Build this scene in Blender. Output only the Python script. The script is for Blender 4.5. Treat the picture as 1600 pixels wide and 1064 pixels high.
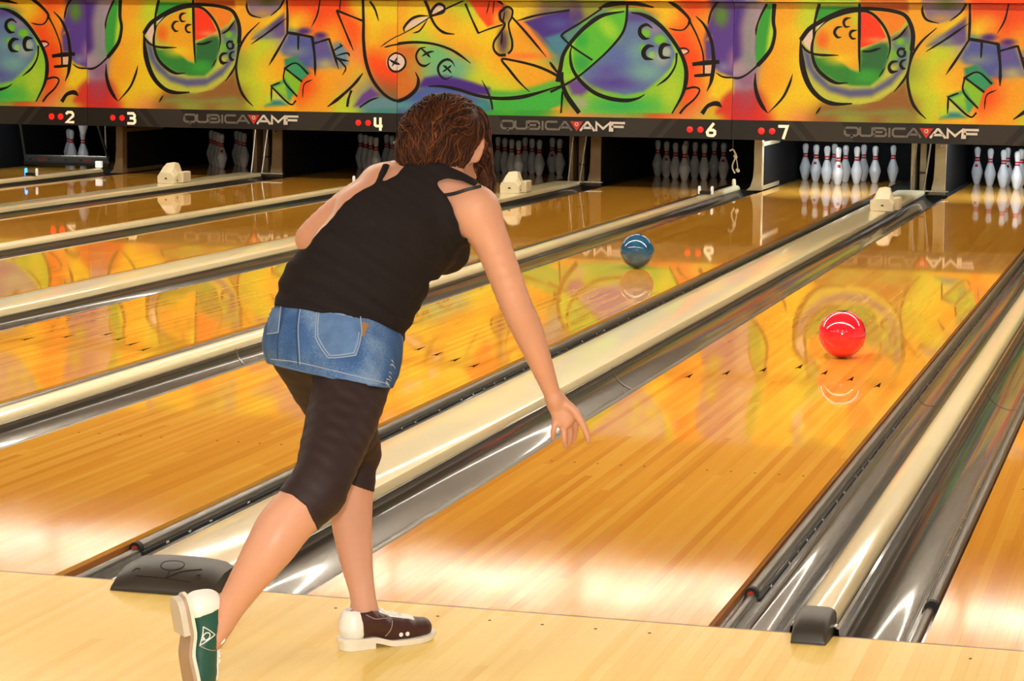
import bpy, bmesh, math, random
import numpy as np
from mathutils import Vector, Matrix
from mathutils.bvhtree import BVHTree
random.seed(7); np.random.seed(7)
for o in list(bpy.data.objects): bpy.data.objects.remove(o, do_unlink=True)
scene = bpy.context.scene
COL = scene.collection

# ------------------------------------------------------------------ camera
CX, CY, CZ, YAW, PITCH, ROLL, FPX = 2.1378, -5.6008, 1.429, 0.2769, -0.1268, 0.0101, 3693.13
_c, _s = math.cos(YAW), math.sin(YAW)
FWD = np.array([-_s*math.cos(PITCH), _c*math.cos(PITCH), math.sin(PITCH)])
_r = np.array([_c, _s, 0.0]); _u = np.cross(_r, FWD)
RGT = math.cos(ROLL)*_r + math.sin(ROLL)*_u
UPV = -math.sin(ROLL)*_r + math.cos(ROLL)*_u
CAM = np.array([CX, CY, CZ])
cd = bpy.data.cameras.new('camera'); cam = bpy.data.objects.new('camera', cd); COL.objects.link(cam)
cam.matrix_world = Matrix(((RGT[0],UPV[0],-FWD[0],CX),(RGT[1],UPV[1],-FWD[1],CY),(RGT[2],UPV[2],-FWD[2],CZ),(0,0,0,1)))
cd.sensor_fit = 'HORIZONTAL'; cd.sensor_width = 36.0; cd.lens = FPX/1600*36; cd.clip_end = 200
scene.camera = cam

# ------------------------------------------------------------------ light and exposure
vs = scene.view_settings
vs.view_transform = 'Standard'; vs.look = 'None'; vs.exposure = 0.8; vs.gamma = 1.0; vs.use_curve_mapping = False
world = bpy.data.worlds.new('room_air'); scene.world = world; world.use_nodes = True
world.node_tree.nodes['Background'].inputs[0].default_value = (1.0, 0.93, 0.82, 1)
world.node_tree.nodes['Background'].inputs[1].default_value = 0.0
LAMP_LANE = 18.5      # emission of the tubes over the lanes, in front of the masking
LAMP_APPR = 9.5      # emission of the panels over the approach
LAMP_MID = 39.0
FLASH = 90.0          # photographer's flash, watts
PIN_LAMP = {7: 60.0, 8: 66.0, 9: 60.0, 2: 12.0}
fl = bpy.data.lights.new('camera_flash', 'AREA'); fl.shape = 'RECTANGLE'; fl.size = 0.08; fl.size_y = 0.05
fl.energy = FLASH; fl.color = (1, 0.97, 0.92)
flo = bpy.data.objects.new('camera_flash', fl); COL.objects.link(flo)
flo.location = tuple(CAM + UPV*0.14 - RGT*0.02 + FWD*0.03); flo.rotation_euler = cam.matrix_world.to_euler()

# ------------------------------------------------------------------ helpers
def ray(u, v): return FWD + RGT*((u-800)/FPX) - UPV*((v-532)/FPX)
def PX(u, v, d): return CAM + ray(u, v)*d
def at_z(u, v, z=0.0):
    r = ray(u, v); return CAM + r*((z-CZ)/r[2])
def at_y(u, v, y):
    r = ray(u, v); return CAM + r*((y-CY)/r[1])
def project(P):
    d = np.asarray(P, float)-CAM; z = d@FWD
    return 800+FPX*(d@RGT)/z, 532-FPX*(d@UPV)/z
def lin(c):
    c = np.asarray(c, float)/255.0
    return np.where(c <= 0.04045, c/12.92, ((c+0.055)/1.055)**2.4)
def rgba(c): l = lin(c); return (float(l[0]), float(l[1]), float(l[2]), 1.0)

def new_mat(name):
    m = bpy.data.materials.new(name); m.use_nodes = True
    nt = m.node_tree; b = nt.nodes['Principled BSDF']
    return m, nt, b
def plain(name, col, rough=0.5, metal=0.0, noise=0.0, nscale=20.0, coat=0.0, coat_rough=0.05, bump=0.0, emit=None, emit_s=0.0, spec=0.5, sss=0.0):
    m, nt, b = new_mat(name)
    b.inputs['Base Color'].default_value = rgba(col); b.inputs['Roughness'].default_value = rough
    b.inputs['Metallic'].default_value = metal; b.inputs['Coat Weight'].default_value = coat
    b.inputs['Coat Roughness'].default_value = coat_rough; b.inputs['Specular IOR Level'].default_value = spec
    if sss:
        b.inputs['Subsurface Weight'].default_value = sss; b.inputs['Subsurface Radius'].default_value = (0.012, 0.005, 0.003)
        b.inputs['Subsurface Scale'].default_value = 0.6
    if emit is not None:
        b.inputs['Emission Color'].default_value = rgba(emit); b.inputs['Emission Strength'].default_value = emit_s
    if noise or bump:
        tc = nt.nodes.new('ShaderNodeTexCoord'); n = nt.nodes.new('ShaderNodeTexNoise')
        n.inputs['Scale'].default_value = nscale; n.inputs['Detail'].default_value = 4
        nt.links.new(tc.outputs['Object'], n.inputs['Vector'])
        if noise:
            mx = nt.nodes.new('ShaderNodeMix'); mx.data_type = 'RGBA'
            l = lin(col)
            mx.inputs[6].default_value = tuple(l*(1-noise))+(1,); mx.inputs[7].default_value = tuple(np.minimum(l*(1+noise), 1))+(1,)
            nt.links.new(n.outputs['Fac'], mx.inputs[0]); nt.links.new(mx.outputs[2], b.inputs['Base Color'])
        if bump:
            bp = nt.nodes.new('ShaderNodeBump'); bp.inputs['Strength'].default_value = bump; bp.inputs['Distance'].default_value = 0.002
            nt.links.new(n.outputs['Fac'], bp.inputs['Height']); nt.links.new(bp.outputs['Normal'], b.inputs['Normal'])
    return m

def mesh_of(name, verts, faces, mat=None, smooth=False):
    me = bpy.data.meshes.new(name)
    if isinstance(verts, np.ndarray): verts = verts.tolist()
    if isinstance(faces, np.ndarray): faces = faces.tolist()
    me.from_pydata(verts, [], faces)
    me.update()
    if mat: me.materials.append(mat)
    if smooth: me.polygons.foreach_set('use_smooth', [True]*len(me.polygons))
    return me
def link(name, me, parent=None, loc=None):
    o = bpy.data.objects.new(name, me); COL.objects.link(o)
    if parent is not None: o.parent = parent
    if loc is not None: o.location = loc
    return o
def tag(o, label, cat, group=None):
    o['label'] = label; o['category'] = cat
    if group: o['group'] = group
    return o
def struct(o): o['kind'] = 'structure'; return o
def empty(name, loc=(0,0,0), rz=0.0):
    o = bpy.data.objects.new(name, None); COL.objects.link(o); o.location = loc; o.rotation_euler = (0, 0, rz)
    o.empty_display_size = 0.05
    return o

class MB:
    """collects simple shapes into one mesh"""
    def __init__(s): s.v = []; s.f = []
    def add(s, vs, fs):
        n = len(s.v); s.v += [tuple(map(float, p)) for p in vs]; s.f += [tuple(i+n for i in f) for f in fs]; return s
    def box(s, x0, x1, y0, y1, z0, z1, b=0.0):
        if b <= 0:
            return s.add([(x0,y0,z0),(x1,y0,z0),(x1,y1,z0),(x0,y1,z0),(x0,y0,z1),(x1,y0,z1),(x1,y1,z1),(x0,y1,z1)],
                         [(0,3,2,1),(4,5,6,7),(0,1,5,4),(1,2,6,5),(2,3,7,6),(3,0,4,7)])
        bm = bmesh.new(); bmesh.ops.create_cube(bm, size=1)
        for v in bm.verts: v.co = Vector(((x0+x1)/2+v.co.x*(x1-x0), (y0+y1)/2+v.co.y*(y1-y0), (z0+z1)/2+v.co.z*(z1-z0)))
        bmesh.ops.bevel(bm, geom=bm.edges[:], offset=b, segments=2, affect='EDGES', profile=0.5)
        bm.verts.index_update(); r = s.add([v.co[:] for v in bm.verts], [[v.index for v in f.verts] for f in bm.faces]); bm.free(); return r
    def sweep(s, prof, ys, closed=False, caps=False):
        """profile in x,z swept along y"""
        n = len(prof); vs = [(x, y, z) for y in ys for x, z in prof]; fs = []
        for k in range(len(ys)-1):
            for i in range(n if closed else n-1):
                j = (i+1) % n; fs.append((k*n+i, k*n+j, (k+1)*n+j, (k+1)*n+i))
        if caps and closed:
            fs.append(tuple(range(n-1, -1, -1))); fs.append(tuple((len(ys)-1)*n+i for i in range(n)))
        return s.add(vs, fs)
    def lathe(s, prof, n=20, c=(0,0,0), a0=0.0, a1=2*math.pi):
        full = abs(a1-a0-2*math.pi) < 1e-6; m = n if full else n+1
        vs = []; fs = []
        for r, z in prof:
            for i in range(m):
                a = a0+(a1-a0)*i/n; vs.append((c[0]+r*math.cos(a), c[1]+r*math.sin(a), c[2]+z))
        for k in range(len(prof)-1):
            for i in range(n):
                j = (i+1) % m; fs.append((k*m+i, k*m+j, (k+1)*m+j, (k+1)*m+i))
        return s.add(vs, fs)
    def tube(s, pts, r, n=6, cap=True):
        pts = [np.asarray(p, float) for p in pts]; m = len(pts)
        rs = [r]*m if np.isscalar(r) else list(r)
        vs = []; fs = []; ref = None
        for k in range(m):
            t = pts[min(k+1, m-1)]-pts[max(k-1, 0)]; t = t/(np.linalg.norm(t)+1e-12)
            if ref is None:
                ref = np.array([0,0,1.0]) if abs(t[2]) < 0.9 else np.array([1.0,0,0])
            a = ref-t*(ref@t); a /= np.linalg.norm(a)+1e-12; b = np.cross(t, a); ref = a
            for i in range(n):
                w = 2*math.pi*i/n; vs.append(pts[k]+rs[k]*(math.cos(w)*a+math.sin(w)*b))
        for k in range(m-1):
            for i in range(n):
                j = (i+1) % n; fs.append((k*n+i, k*n+j, (k+1)*n+j, (k+1)*n+i))
        if cap: fs.append(tuple(range(n-1, -1, -1))); fs.append(tuple((m-1)*n+i for i in range(n)))
        return s.add(vs, fs)
    def prism(s, poly, axis, a, b):
        """2D polygon extruded along an axis ('x': poly is y,z; 'y': poly is x,z; 'z': poly is x,y)"""
        def P(p, t): return {'x': (t, p[0], p[1]), 'y': (p[0], t, p[1]), 'z': (p[0], p[1], t)}[axis]
        n = len(poly); vs = [P(p, a) for p in poly]+[P(p, b) for p in poly]
        fs = [tuple(range(n)), tuple(range(2*n-1, n-1, -1))]+[(i, (i+1) % n, n+(i+1) % n, n+i) for i in range(n)]
        return s.add(vs, fs)
    def build(s, name, mat=None, parent=None, smooth=False, loc=None, recalc=True):
        me = mesh_of(name, s.v, s.f, mat, False)
        if recalc:
            bm = bmesh.new(); bm.from_mesh(me); bmesh.ops.recalc_face_normals(bm, faces=bm.faces[:]); bm.to_mesh(me); bm.free()
        if smooth:
            me.polygons.foreach_set('use_smooth', [True]*len(me.polygons))
            try: me.set_sharp_from_angle(angle=math.radians(40))
            except Exception: pass
        return link(name, me, parent, loc)
def catmull(pts, n=8):
    P = [np.asarray(p, float) for p in pts]
    if len(P) < 3:
        return [P[0]+(P[-1]-P[0])*t for t in np.linspace(0, 1, n+1)]
    P = [2*P[0]-P[1]]+P+[2*P[-1]-P[-2]]; out = []
    for i in range(1, len(P)-2):
        a, b, c, d = P[i-1:i+3]
        for k in range(n):
            t = k/n; out.append(0.5*((2*b)+(c-a)*t+(2*a-5*b+4*c-d)*t*t+(-a+3*b-3*c+d)*t**3))
    out.append(P[-2]); return out
# ------------------------------------------------------------------ materials of the setting
LW = 1.0541; GW = 0.7191; GN = 0.5262; BOARD = LW/39
LX = {8: 0.0}
LX[9] = LX[8]+LW+GN; LX[10] = LX[9]+LW+GW; LX[7] = -GW-LW
for k in (6, 5, 4, 3, 2, 1): LX[k] = LX[k+1]-LW-(GN if k % 2 == 0 else GW)
PAIR = 2*LW+GW+GN
Y_MASK = 16.65; Y_END = 19.35

def wood(name, cols, bw, coat_r, worn=False):
    m, nt, b = new_mat(name); N = nt.nodes.new; Lk = nt.links.new
    geo = N('ShaderNodeNewGeometry'); sp = N('ShaderNodeSeparateXYZ'); Lk(geo.outputs['Position'], sp.inputs[0])
    def math_(op, a, bb=None):
        n = N('ShaderNodeMath'); n.operation = op
        for i, q in enumerate((a, bb)):
            if q is None: continue
            if isinstance(q, (int, float)): n.inputs[i].default_value = q
            else: Lk(q, n.inputs[i])
        return n.outputs[0]
    bi = math_('FLOOR', math_('DIVIDE', sp.outputs[0], bw))
    w1 = N('ShaderNodeTexWhiteNoise'); w1.noise_dimensions = '1D'; Lk(bi, w1.inputs['W'])
    seg = math_('FLOOR', math_('ADD', math_('MULTIPLY', sp.outputs[1], 0.42), math_('MULTIPLY', w1.outputs[0], 9.0)))
    cb = N('ShaderNodeCombineXYZ'); Lk(bi, cb.inputs[0]); Lk(seg, cb.inputs[1])
    w2 = N('ShaderNodeTexWhiteNoise'); w2.noise_dimensions = '2D'; Lk(cb.outputs[0], w2.inputs['Vector'])
    mp = N('ShaderNodeMapping'); mp.inputs['Scale'].default_value = (26, 0.9, 1); Lk(geo.outputs['Position'], mp.inputs[0])
    n1 = N('ShaderNodeTexNoise'); n1.inputs['Scale'].default_value = 1.0; n1.inputs['Detail'].default_value = 6; Lk(mp.outputs[0], n1.inputs['Vector'])
    mp2 = N('ShaderNodeMapping'); mp2.inputs['Scale'].default_value = (130, 3, 1); Lk(geo.outputs['Position'], mp2.inputs[0])
    n2 = N('ShaderNodeTexNoise'); n2.inputs['Scale'].default_value = 1.0; n2.inputs['Detail'].default_value = 3; Lk(mp2.outputs[0], n2.inputs['Vector'])
    f = math_('ADD', math_('MULTIPLY', w2.outputs[0], 0.36), math_('ADD', math_('MULTIPLY', n1.outputs['Fac'], 0.45), math_('MULTIPLY', n2.outputs['Fac'], 0.10)))
    cr = N('ShaderNodeValToRGB'); e = cr.color_ramp.elements
    e[0].position = 0.15; e[0].color = rgba(cols[0]); e[1].position = 0.80; e[1].color = rgba(cols[2])
    k = e.new(0.46); k.color = rgba(cols[1]); Lk(f, cr.inputs[0]); Lk(cr.outputs[0], b.inputs['Base Color'])
    b.inputs['Roughness'].default_value = 0.6; b.inputs['Specular IOR Level'].default_value = 0.0
    b.inputs['Coat Weight'].default_value = 1.0 if worn else 0.6; b.inputs['Coat IOR'].default_value = 1.5
    if worn:
        # the oil-free, scuffed start of the lane: its finish is rougher there
        mr = N('ShaderNodeMapRange'); Lk(sp.outputs[1], mr.inputs[0])
        mr.inputs[1].default_value = 0.0; mr.inputs[2].default_value = 2.0; mr.inputs[3].default_value = 1.0; mr.inputs[4].default_value = 0.0
        mp3 = N('ShaderNodeMapping'); mp3.inputs['Scale'].default_value = (5.5, 1.6, 1); Lk(geo.outputs['Position'], mp3.inputs[0])
        n3 = N('ShaderNodeTexNoise'); n3.inputs['Scale'].default_value = 1.0; n3.inputs['Detail'].default_value = 5; Lk(mp3.outputs[0], n3.inputs['Vector'])
        g = math_('MULTIPLY', math_('MULTIPLY', mr.outputs[0], mr.outputs[0]), math_('MULTIPLY', n3.outputs['Fac'], 0.20))
        Lk(math_('ADD', g, coat_r), b.inputs['Coat Roughness'])
    else:
        b.inputs['Coat Roughness'].default_value = coat_r
    return m
M = {}
M['lane'] = wood('lane_wood', [(210,136,40),(230,164,54),(238,184,76)], BOARD, 0.035, True)
M['approach'] = wood('approach_wood', [(232,192,102),(240,209,124),(246,219,140)], BOARD, 0.15)
M['gutter'] = plain('gutter_plastic', (88,84,77), 0.22, 0.45, coat=0.6, coat_rough=0.05, noise=0.12, nscale=9)
M['rail'] = plain('rail_metal', (104,100,92), 0.28, 0.6, noise=0.1, nscale=30)
M['cream'] = plain('cream_plastic', (240,226,180), 0.35, coat=0.8, coat_rough=0.07, noise=0.06, nscale=6)
M['black_rubber'] = plain('black_rubber', (52,48,44), 0.42, bump=0.25, nscale=180)
M['dark'] = plain('dark_paint', (14,13,12), 0.7)
M['dark_metal'] = plain('dark_metal', (40,38,36), 0.4, 0.6)
M['steel'] = plain('steel', (170,168,160), 0.25, 0.9)
M['red_plastic'] = plain('red_plastic', (190,50,30), 0.35)
M['wall'] = plain('wall_paint', (214,204,184), 0.8, noise=0.04, nscale=3)
M['ceil'] = plain('ceiling_tile', (150,132,104), 0.9, noise=0.05, nscale=8)
M['mark'] = plain('lane_marking', (46,26,12), 0.9, spec=0.0)
M['side_wood'] = plain('side_wood', (168,104,44), 0.5, noise=0.15, nscale=12)

def lamp_mat(name, col, s):
    m, nt, b = new_mat(name); b.inputs['Base Color'].default_value = (0.9, 0.9, 0.9, 1)
    b.inputs['Emission Color'].default_value = rgba(col); b.inputs['Emission Strength'].default_value = s
    return m
M['lamp_lane'] = lamp_mat('lamp_lane', (255,246,226), LAMP_LANE)
M['lamp_appr'] = lamp_mat('lamp_approach', (255,246,228), LAMP_APPR)
M['lamp_mid'] = lamp_mat('lamp_middle', (255,246,228), LAMP_MID)
M['white_metal'] = plain('white_metal', (225,225,220), 0.5)

# ------------------------------------------------------------------ room shell (mostly out of frame, it closes the room)
XL, XR, YB, YF, ZC = -13.6, 8.6, -10.0, 21.0, 3.45
struct(MB().box(XL, XR, YB, YF+.0, ZC, ZC+.1).build('ceiling', M['ceil']))
struct(MB().box(XL-.1, XL, YB, YF, -.3, ZC).build('wall_left', M['wall']))
struct(MB().box(XR, XR+.1, YB, YF, -.3, ZC).build('wall_right', M['wall']))
struct(MB().box(XL, XR, YB-.1, YB, -.3, ZC).build('wall_back', M['wall']))
struct(MB().box(XL, XR, YF, YF+.1, -.3, ZC).build('wall_front', M['dark']))
struct(MB().box(XL, XR, Y_MASK+.12, Y_MASK+.2, 2.42, ZC).build('wall_bulkhead', plain('bulkhead_paint', (96,84,70), 0.8)))
sub = struct(MB().box(XL, XR, 0.0, YF, -.24, -.14).build('floor_underlane', M['dark']))

# approach: the floor the bowler stands on, in boards
floor = struct(MB().box(XL, XR, YB, 0.0, -.14, -.03).build('floor', M['side_wood']))
me_board = MB().box(.00012, BOARD-.00012, YB, 0, -.03, 0).build('tmp').data
bpy.data.objects.remove(bpy.data.objects['tmp'], do_unlink=True); me_board.materials.append(M['approach'])
nb = 0; rest = MB(); i0 = int(-2.6/BOARD)
for i in range(int(XL/BOARD), int(XR/BOARD)):
    if i0 <= i < i0+200: link('approach_board', me_board, floor, (i*BOARD, 0, 0)); nb += 1
    else: rest.box(i*BOARD+.0001, (i+1)*BOARD-.0001, YB, 0, -.03, 0)
r_ = rest.build('approach_boards_beyond', M['approach'], floor, recalc=False); r_['kind'] = 'stuff'
struct(MB().box(XL, XR, -.0035, .0035, -.02, .0003).build('trim_1', plain('foul_line', (120,84,44), 0.4)))
# small approach dots just before the foul line
dot = MB().lathe([(0, .0006), (.0045, .0004), (.0045, 0)], 10)
me_dot = mesh_of('dot', dot.v, dot.f, M['mark'])
for L in (7, 8, 9):
    for k in (-12, -8, -4, 0, 4, 8, 12):
        link('approach_dot', me_dot, floor, (LX[L]+LW/2+k*BOARD*1.25, -.11, 0))

# ------------------------------------------------------------------ lanes
REF = {1: 'the outermost left lane', 2: 'the lane with the sweep bar', 3: 'the lane of the far left pins', 4: 'the lane of the pins left of the woman', 5: 'the lane behind the woman\'s head',
       6: 'the lane just left of the blue ball lane', 7: 'the blue ball lane', 8: 'the red ball lane', 9: 'the lane at the right edge', 10: 'the lane beyond the right edge'}
DESC = {1: 'outermost bowling lane at far left, mostly out of view', 2: 'bowling lane running up to the lowered sweep bar', 3: 'bowling lane leading to the rack of pins at far left',
        4: 'bowling lane leading to the pins left of the woman\'s head', 5: 'bowling lane seen behind the woman\'s head', 6: 'bowling lane just left of the blue ball lane',
        7: 'bowling lane with the blue ball rolling on it', 8: 'bowling lane with the red ball rolling on it', 9: 'bowling lane at the right edge of the picture', 10: 'bowling lane beyond the right edge of the picture'}
me_lb = MB().box(.0001, BOARD-.0001, 0.004, Y_END, -.045, 0).build('tmp').data
bpy.data.objects.remove(bpy.data.objects['tmp'], do_unlink=True); me_lb.materials.append(M['lane'])
arrow_b = MB().prism([(-.012, -.075), (0, .075), (.012, -.075), (0, -.045)], 'z', 0, .0006)
me_arrow = mesh_of('arrow', arrow_b.v, arrow_b.f, M['mark'])
for L in range(1, 11):
    lane = empty('bowling_lane', (LX[L], 0, 0)); tag(lane, DESC[L], 'bowling lane', 'bowling lanes')
    MB().box(0.001, LW-.001, 0.004, Y_END, -.14, -.045).build('lane_bed', M['side_wood'], lane)
    if L in (7, 8, 9):
        for i in range(39): link('lane_board', me_lb, lane, (i*BOARD, 0, 0))
    else:
        MB().box(0, LW, 0.004, Y_END, -.045, 0).build('lane_surface', M['lane'], lane)
    if L >= 5:
        for k in range(-3, 4): link('arrow', me_arrow, lane, (LW/2+k*.1351, 4.754-abs(k)*.1523, 0))
    if L in (6, 7, 8, 9):
        for k in (-16, -13, -10, -7, -4, 4, 7, 10, 13, 16): link('dot', me_dot, lane, (LW/2+k*BOARD, 2.1, 0))

# ------------------------------------------------------------------ gutters, with bumper rails
def gutter_profile(s, gw=.226):
    """s=+1: gutter lies on the +x side of x=0 (the lane edge)"""
    pts = [(.0035, -.028), (.046, -.030)]; hw = (gw-.008-.046)/2
    for k in range(0, 15):
        t = math.pi*(k/14.0)
        cx = .046+hw*(1-math.cos(t)); z = -.030+(.046*(1-math.cos(t))/2)-.066*math.sin(t)**0.85
        pts.append((cx, z))
    pts.append((gw, .018))
    return [(s*x, z) for x, z in pts]
SIDE = {('l', 2): 'left', ('r', 2): 'right'}
def gutter(L, side):
    s = 1 if side == 'r' else -1
    x = LX[L]+(LW if side == 'r' else 0)
    g = empty('gutter', (x, 0, 0))
    tag(g, 'shiny grey gutter %s of %s' % ('right' if s > 0 else 'left', REF[L]), 'gutter', 'gutters beside the lanes')
    gw = .2265 if (L % 2 == 1) == (side == 'r') else .2120
    pr = gutter_profile(s, gw)
    o = MB().sweep(pr, [0.004, 4.3, 9, 13, 16.9]).build('trough', M['gutter'], g, smooth=True, recalc=False)
    if s > 0: o.data.flip_normals()
    MB().box(*sorted((s*.0012, s*.0032)), .004, 16.9, -.13, -.012).build('side_board', M['side_wood'], g)
    # joint between two trough lengths
    j = MB(); jp = [(p[0], p[1]+.0025) for p in pr[2:]]
    j.sweep(jp, [4.295, 4.312]); j.build('joint', M['steel'], g, smooth=True)
    # fixed bead along the lane edge, and the lowered bumper rail starting further in
    bead = [(s*(.030+.013*math.cos(a)), -.030+.013*math.sin(a)) for a in np.linspace(0, 2*math.pi, 13)[:-1]]
    MB().sweep(bead, [0.004, .46], True, True).build('edge_bead', M['rail'], g, smooth=True)
    rail = [(s*(.027+.017*math.cos(a)), -.022+.019*math.sin(a)) for a in np.linspace(0, 2*math.pi, 15)[:-1]]
    b = MB().sweep(rail, [0.46, 16.6], True, True).build('bumper_rail', M['rail'], g, smooth=True)
    end = [(s*(.027+.0185*math.cos(a)), -.022+.0205*math.sin(a)) for a in np.linspace(0, 2*math.pi, 15)[:-1]]
    MB().sweep(end, [0.452, .475], True, True).build('rail_end_cap', M['dark'], b, smooth=True)
    plug = [(s*(.027+.010*math.cos(a)), -.022+.011*math.sin(a)) for a in np.linspace(0, 2*math.pi, 11)[:-1]]
    if (L, side) in ((7, 'r'), (8, 'r')): MB().sweep(plug, [0.449, .456], True, True).build('red_plug', M['red_plastic'], b, smooth=True)
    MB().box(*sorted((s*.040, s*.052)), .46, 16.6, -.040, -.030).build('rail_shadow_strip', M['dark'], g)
    return g
clip_v = MB().box(-.006, .006, -.010, .010, 0, .007, .002)
me_clip = mesh_of('clip', clip_v.v, clip_v.f, M['steel'])
for L in range(1, 11):
    for side in 'lr':
        if (L, side) in ((1, 'l'), (10, 'r')): continue
        g = gutter(L, side)
        if (L, side) in ((8, 'r'), (7, 'r'), (9, 'l'), (8, 'l')):
            s = 1 if side == 'r' else -1; y = .62
            while y < 9.5:
                link('rail_clip', me_clip, g, (s*(.049+random.uniform(-.001, .001)), y, -.037))
                y += random.choice((.16, .24, .30))

# ------------------------------------------------------------------ division caps between the lanes
def cap(L, wide):
    """between lane L and L+1"""
    x0 = LX[L]+LW; x1 = LX[L+1]; xc = (x0+x1)/2
    c = empty('division_cap', (xc, 0, 0))
    tag(c, ('wide flat cream division cap right of %s' if wide else 'narrow rounded cream division cap right of %s') % REF[L], 'division cap', 'division caps between the lanes')
    if wide:
        w, h, lo = .132, .050, .016
        pr = [(-w, lo), (-w, h-.012), (-w+.004, h-.004), (-w+.014, h)]+[(-w+.014+(2*w-.028)*t, h+.003*math.sin(math.pi*t)) for t in (.25, .5, .75)]+[(w-.014, h), (w-.004, h-.004), (w, h-.012), (w, lo)]
    else:
        w, h, lo = .047, .056, .014
        pr = [(-w, lo)]+[(-w*math.cos(t)*(1 if abs(math.cos(t)) < 1 else 1), lo+.010+(h-lo-.010)*math.sin(t)**.8) for t in np.linspace(0.0, math.pi, 13)]+[(w, lo)]
    MB().sweep(pr, [.06, 4.3, 9, 13, 16.9], True, True).build('cap_top', M['cream'], c, smooth=True)
    MB().box(-w+.004, w-.004, .06, 16.9, -.14, lo+.002).build('cap_core', M['dark'], c)
    return c, xc
CAPX = {}
for L in range(1, 10):
    c, CAPX[L] = cap(L, L % 2 == 1)

# black end pieces where the caps meet the approach
def wide_end(L):
    w = {7: ', behind the woman\'s raised foot', 5: ', left of the frame', 9: ', right of the frame'}[L]
    e = empty('cap_end_piece', (CAPX[L], 0, 0)); tag(e, 'wide sloping black end piece with embossed emblem%s' % w, 'end piece', 'end pieces of the division caps')
    # loft of cross sections along y
    secs = []
    for y, hw, h in ((-.112, .140, .006), (-.110, .141, .012), (-.06, .142, .047), (-.02, .142, .064), (.02, .142, .069), (.055, .141, .067), (.058, .140, .05)):
        sec = [(-hw, 0 if y < 0 else -.01)]
        for t in np.linspace(-1, 1, 13):
            sec.append((t*hw*.985, h*(1-.14*t*t-.16*abs(t)**10)))
        sec.append((hw, 0 if y < 0 else -.01)); secs.append([(x, y, z) for x, z in sec])
    n = len(secs[0]); vs = [p for s in secs for p in s]; fs = []
    for k in range(len(secs)-1):
        for i in range(n): fs.append((k*n+i, k*n+(i+1) % n, (k+1)*n+(i+1) % n, (k+1)*n+i))
    fs += [tuple(range(n)), tuple((len(secs)-1)*n+i for i in range(n))]
    b = MB().add(vs, fs).build('end_body', M['black_rubber'], e, smooth=True)
    # embossed emblem: ring and strokes lying on the sloping face
    bvh = BVHTree.FromPolygons([Vector(v) for v in vs], fs)
    def drop(x, y):
        h = bvh.ray_cast(Vector((x, y, 1)), Vector((0, 0, -1))); return np.array(h[0]) if h[0] else np.array((x, y, .03))
    em = MB()
    em.tube([drop(.0+.032*math.cos(a), -.030+.022*math.sin(a)) for a in np.linspace(0, 2*math.pi, 21)], .0016, 5)
    em.tube([drop(*p) for p in catmull([(-.085, -.075), (.0, -.078), (.075, -.082)], 6)], .0016, 5)
    em.tube([drop(*p) for p in catmull([(.0, -.078), (.04, -.052), (.085, -.034)], 6)], .0016, 5)
    em.tube([drop(*p) for p in catmull([(.0, -.052), (.004, -.064), (.0, -.076)], 4)], .0016, 5)
    em.tube([drop(*p) for p in catmull([(-.10, -.062), (-.095, -.052), (-.085, -.050), (-.082, -.058)], 4)], .0016, 5)
    em.build('emblem', M['dark'], e, smooth=True)
    MB().lathe([(0, .002), (.005, .002), (.006, 0)], 10, drop(.085, -.058)).build('screw', M['dark'], e)
def narrow_end(L):
    w = {8: 'beside the red ball lane', 6: 'left of the blue ball lane'}[L]
    e = empty('cap_end_piece', (CAPX[L], 0, 0)); tag(e, 'small square black end piece of the narrow cap %s' % w, 'end piece', 'end pieces of the division caps')
    secs = []
    for y, hw, h in ((-.098, .040, .004), (-.097, .042, .010), (-.080, .043, .032), (-.045, .045, .053), (.0, .047, .060), (.050, .048, .060), (.052, .047, .05)):
        sec = [(-hw, 0 if y < 0 else -.01)]
        for t in np.linspace(math.pi, 0, 11): sec.append((hw*.99*math.copysign(abs(math.cos(t))**.45, math.cos(t)), h*(.55+.45*math.sin(t)**.7)))
        sec.append((hw, 0 if y < 0 else -.01)); secs.append([(x, y, z) for x, z in sec])
    n = len(secs[0]); vs = [p for s in secs for p in s]; fs = []
    for k in range(len(secs)-1):
        for i in range(n): fs.append((k*n+i, k*n+(i+1) % n, (k+1)*n+(i+1) % n, (k+1)*n+i))
    fs += [tuple(range(n)), tuple((len(secs)-1)*n+i for i in range(n))]
    MB().add(vs, fs).build('end_body', M['black_rubber'], e, smooth=True)
    for s in (-1, 1): MB().lathe([(0, .006), (.007, .004), (.008, 0)], 10, (s*.050, .012, .022)).build('screw', M['steel'], e)
wide_end(7); narrow_end(8); narrow_end(6); wide_end(9); wide_end(5)

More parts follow.
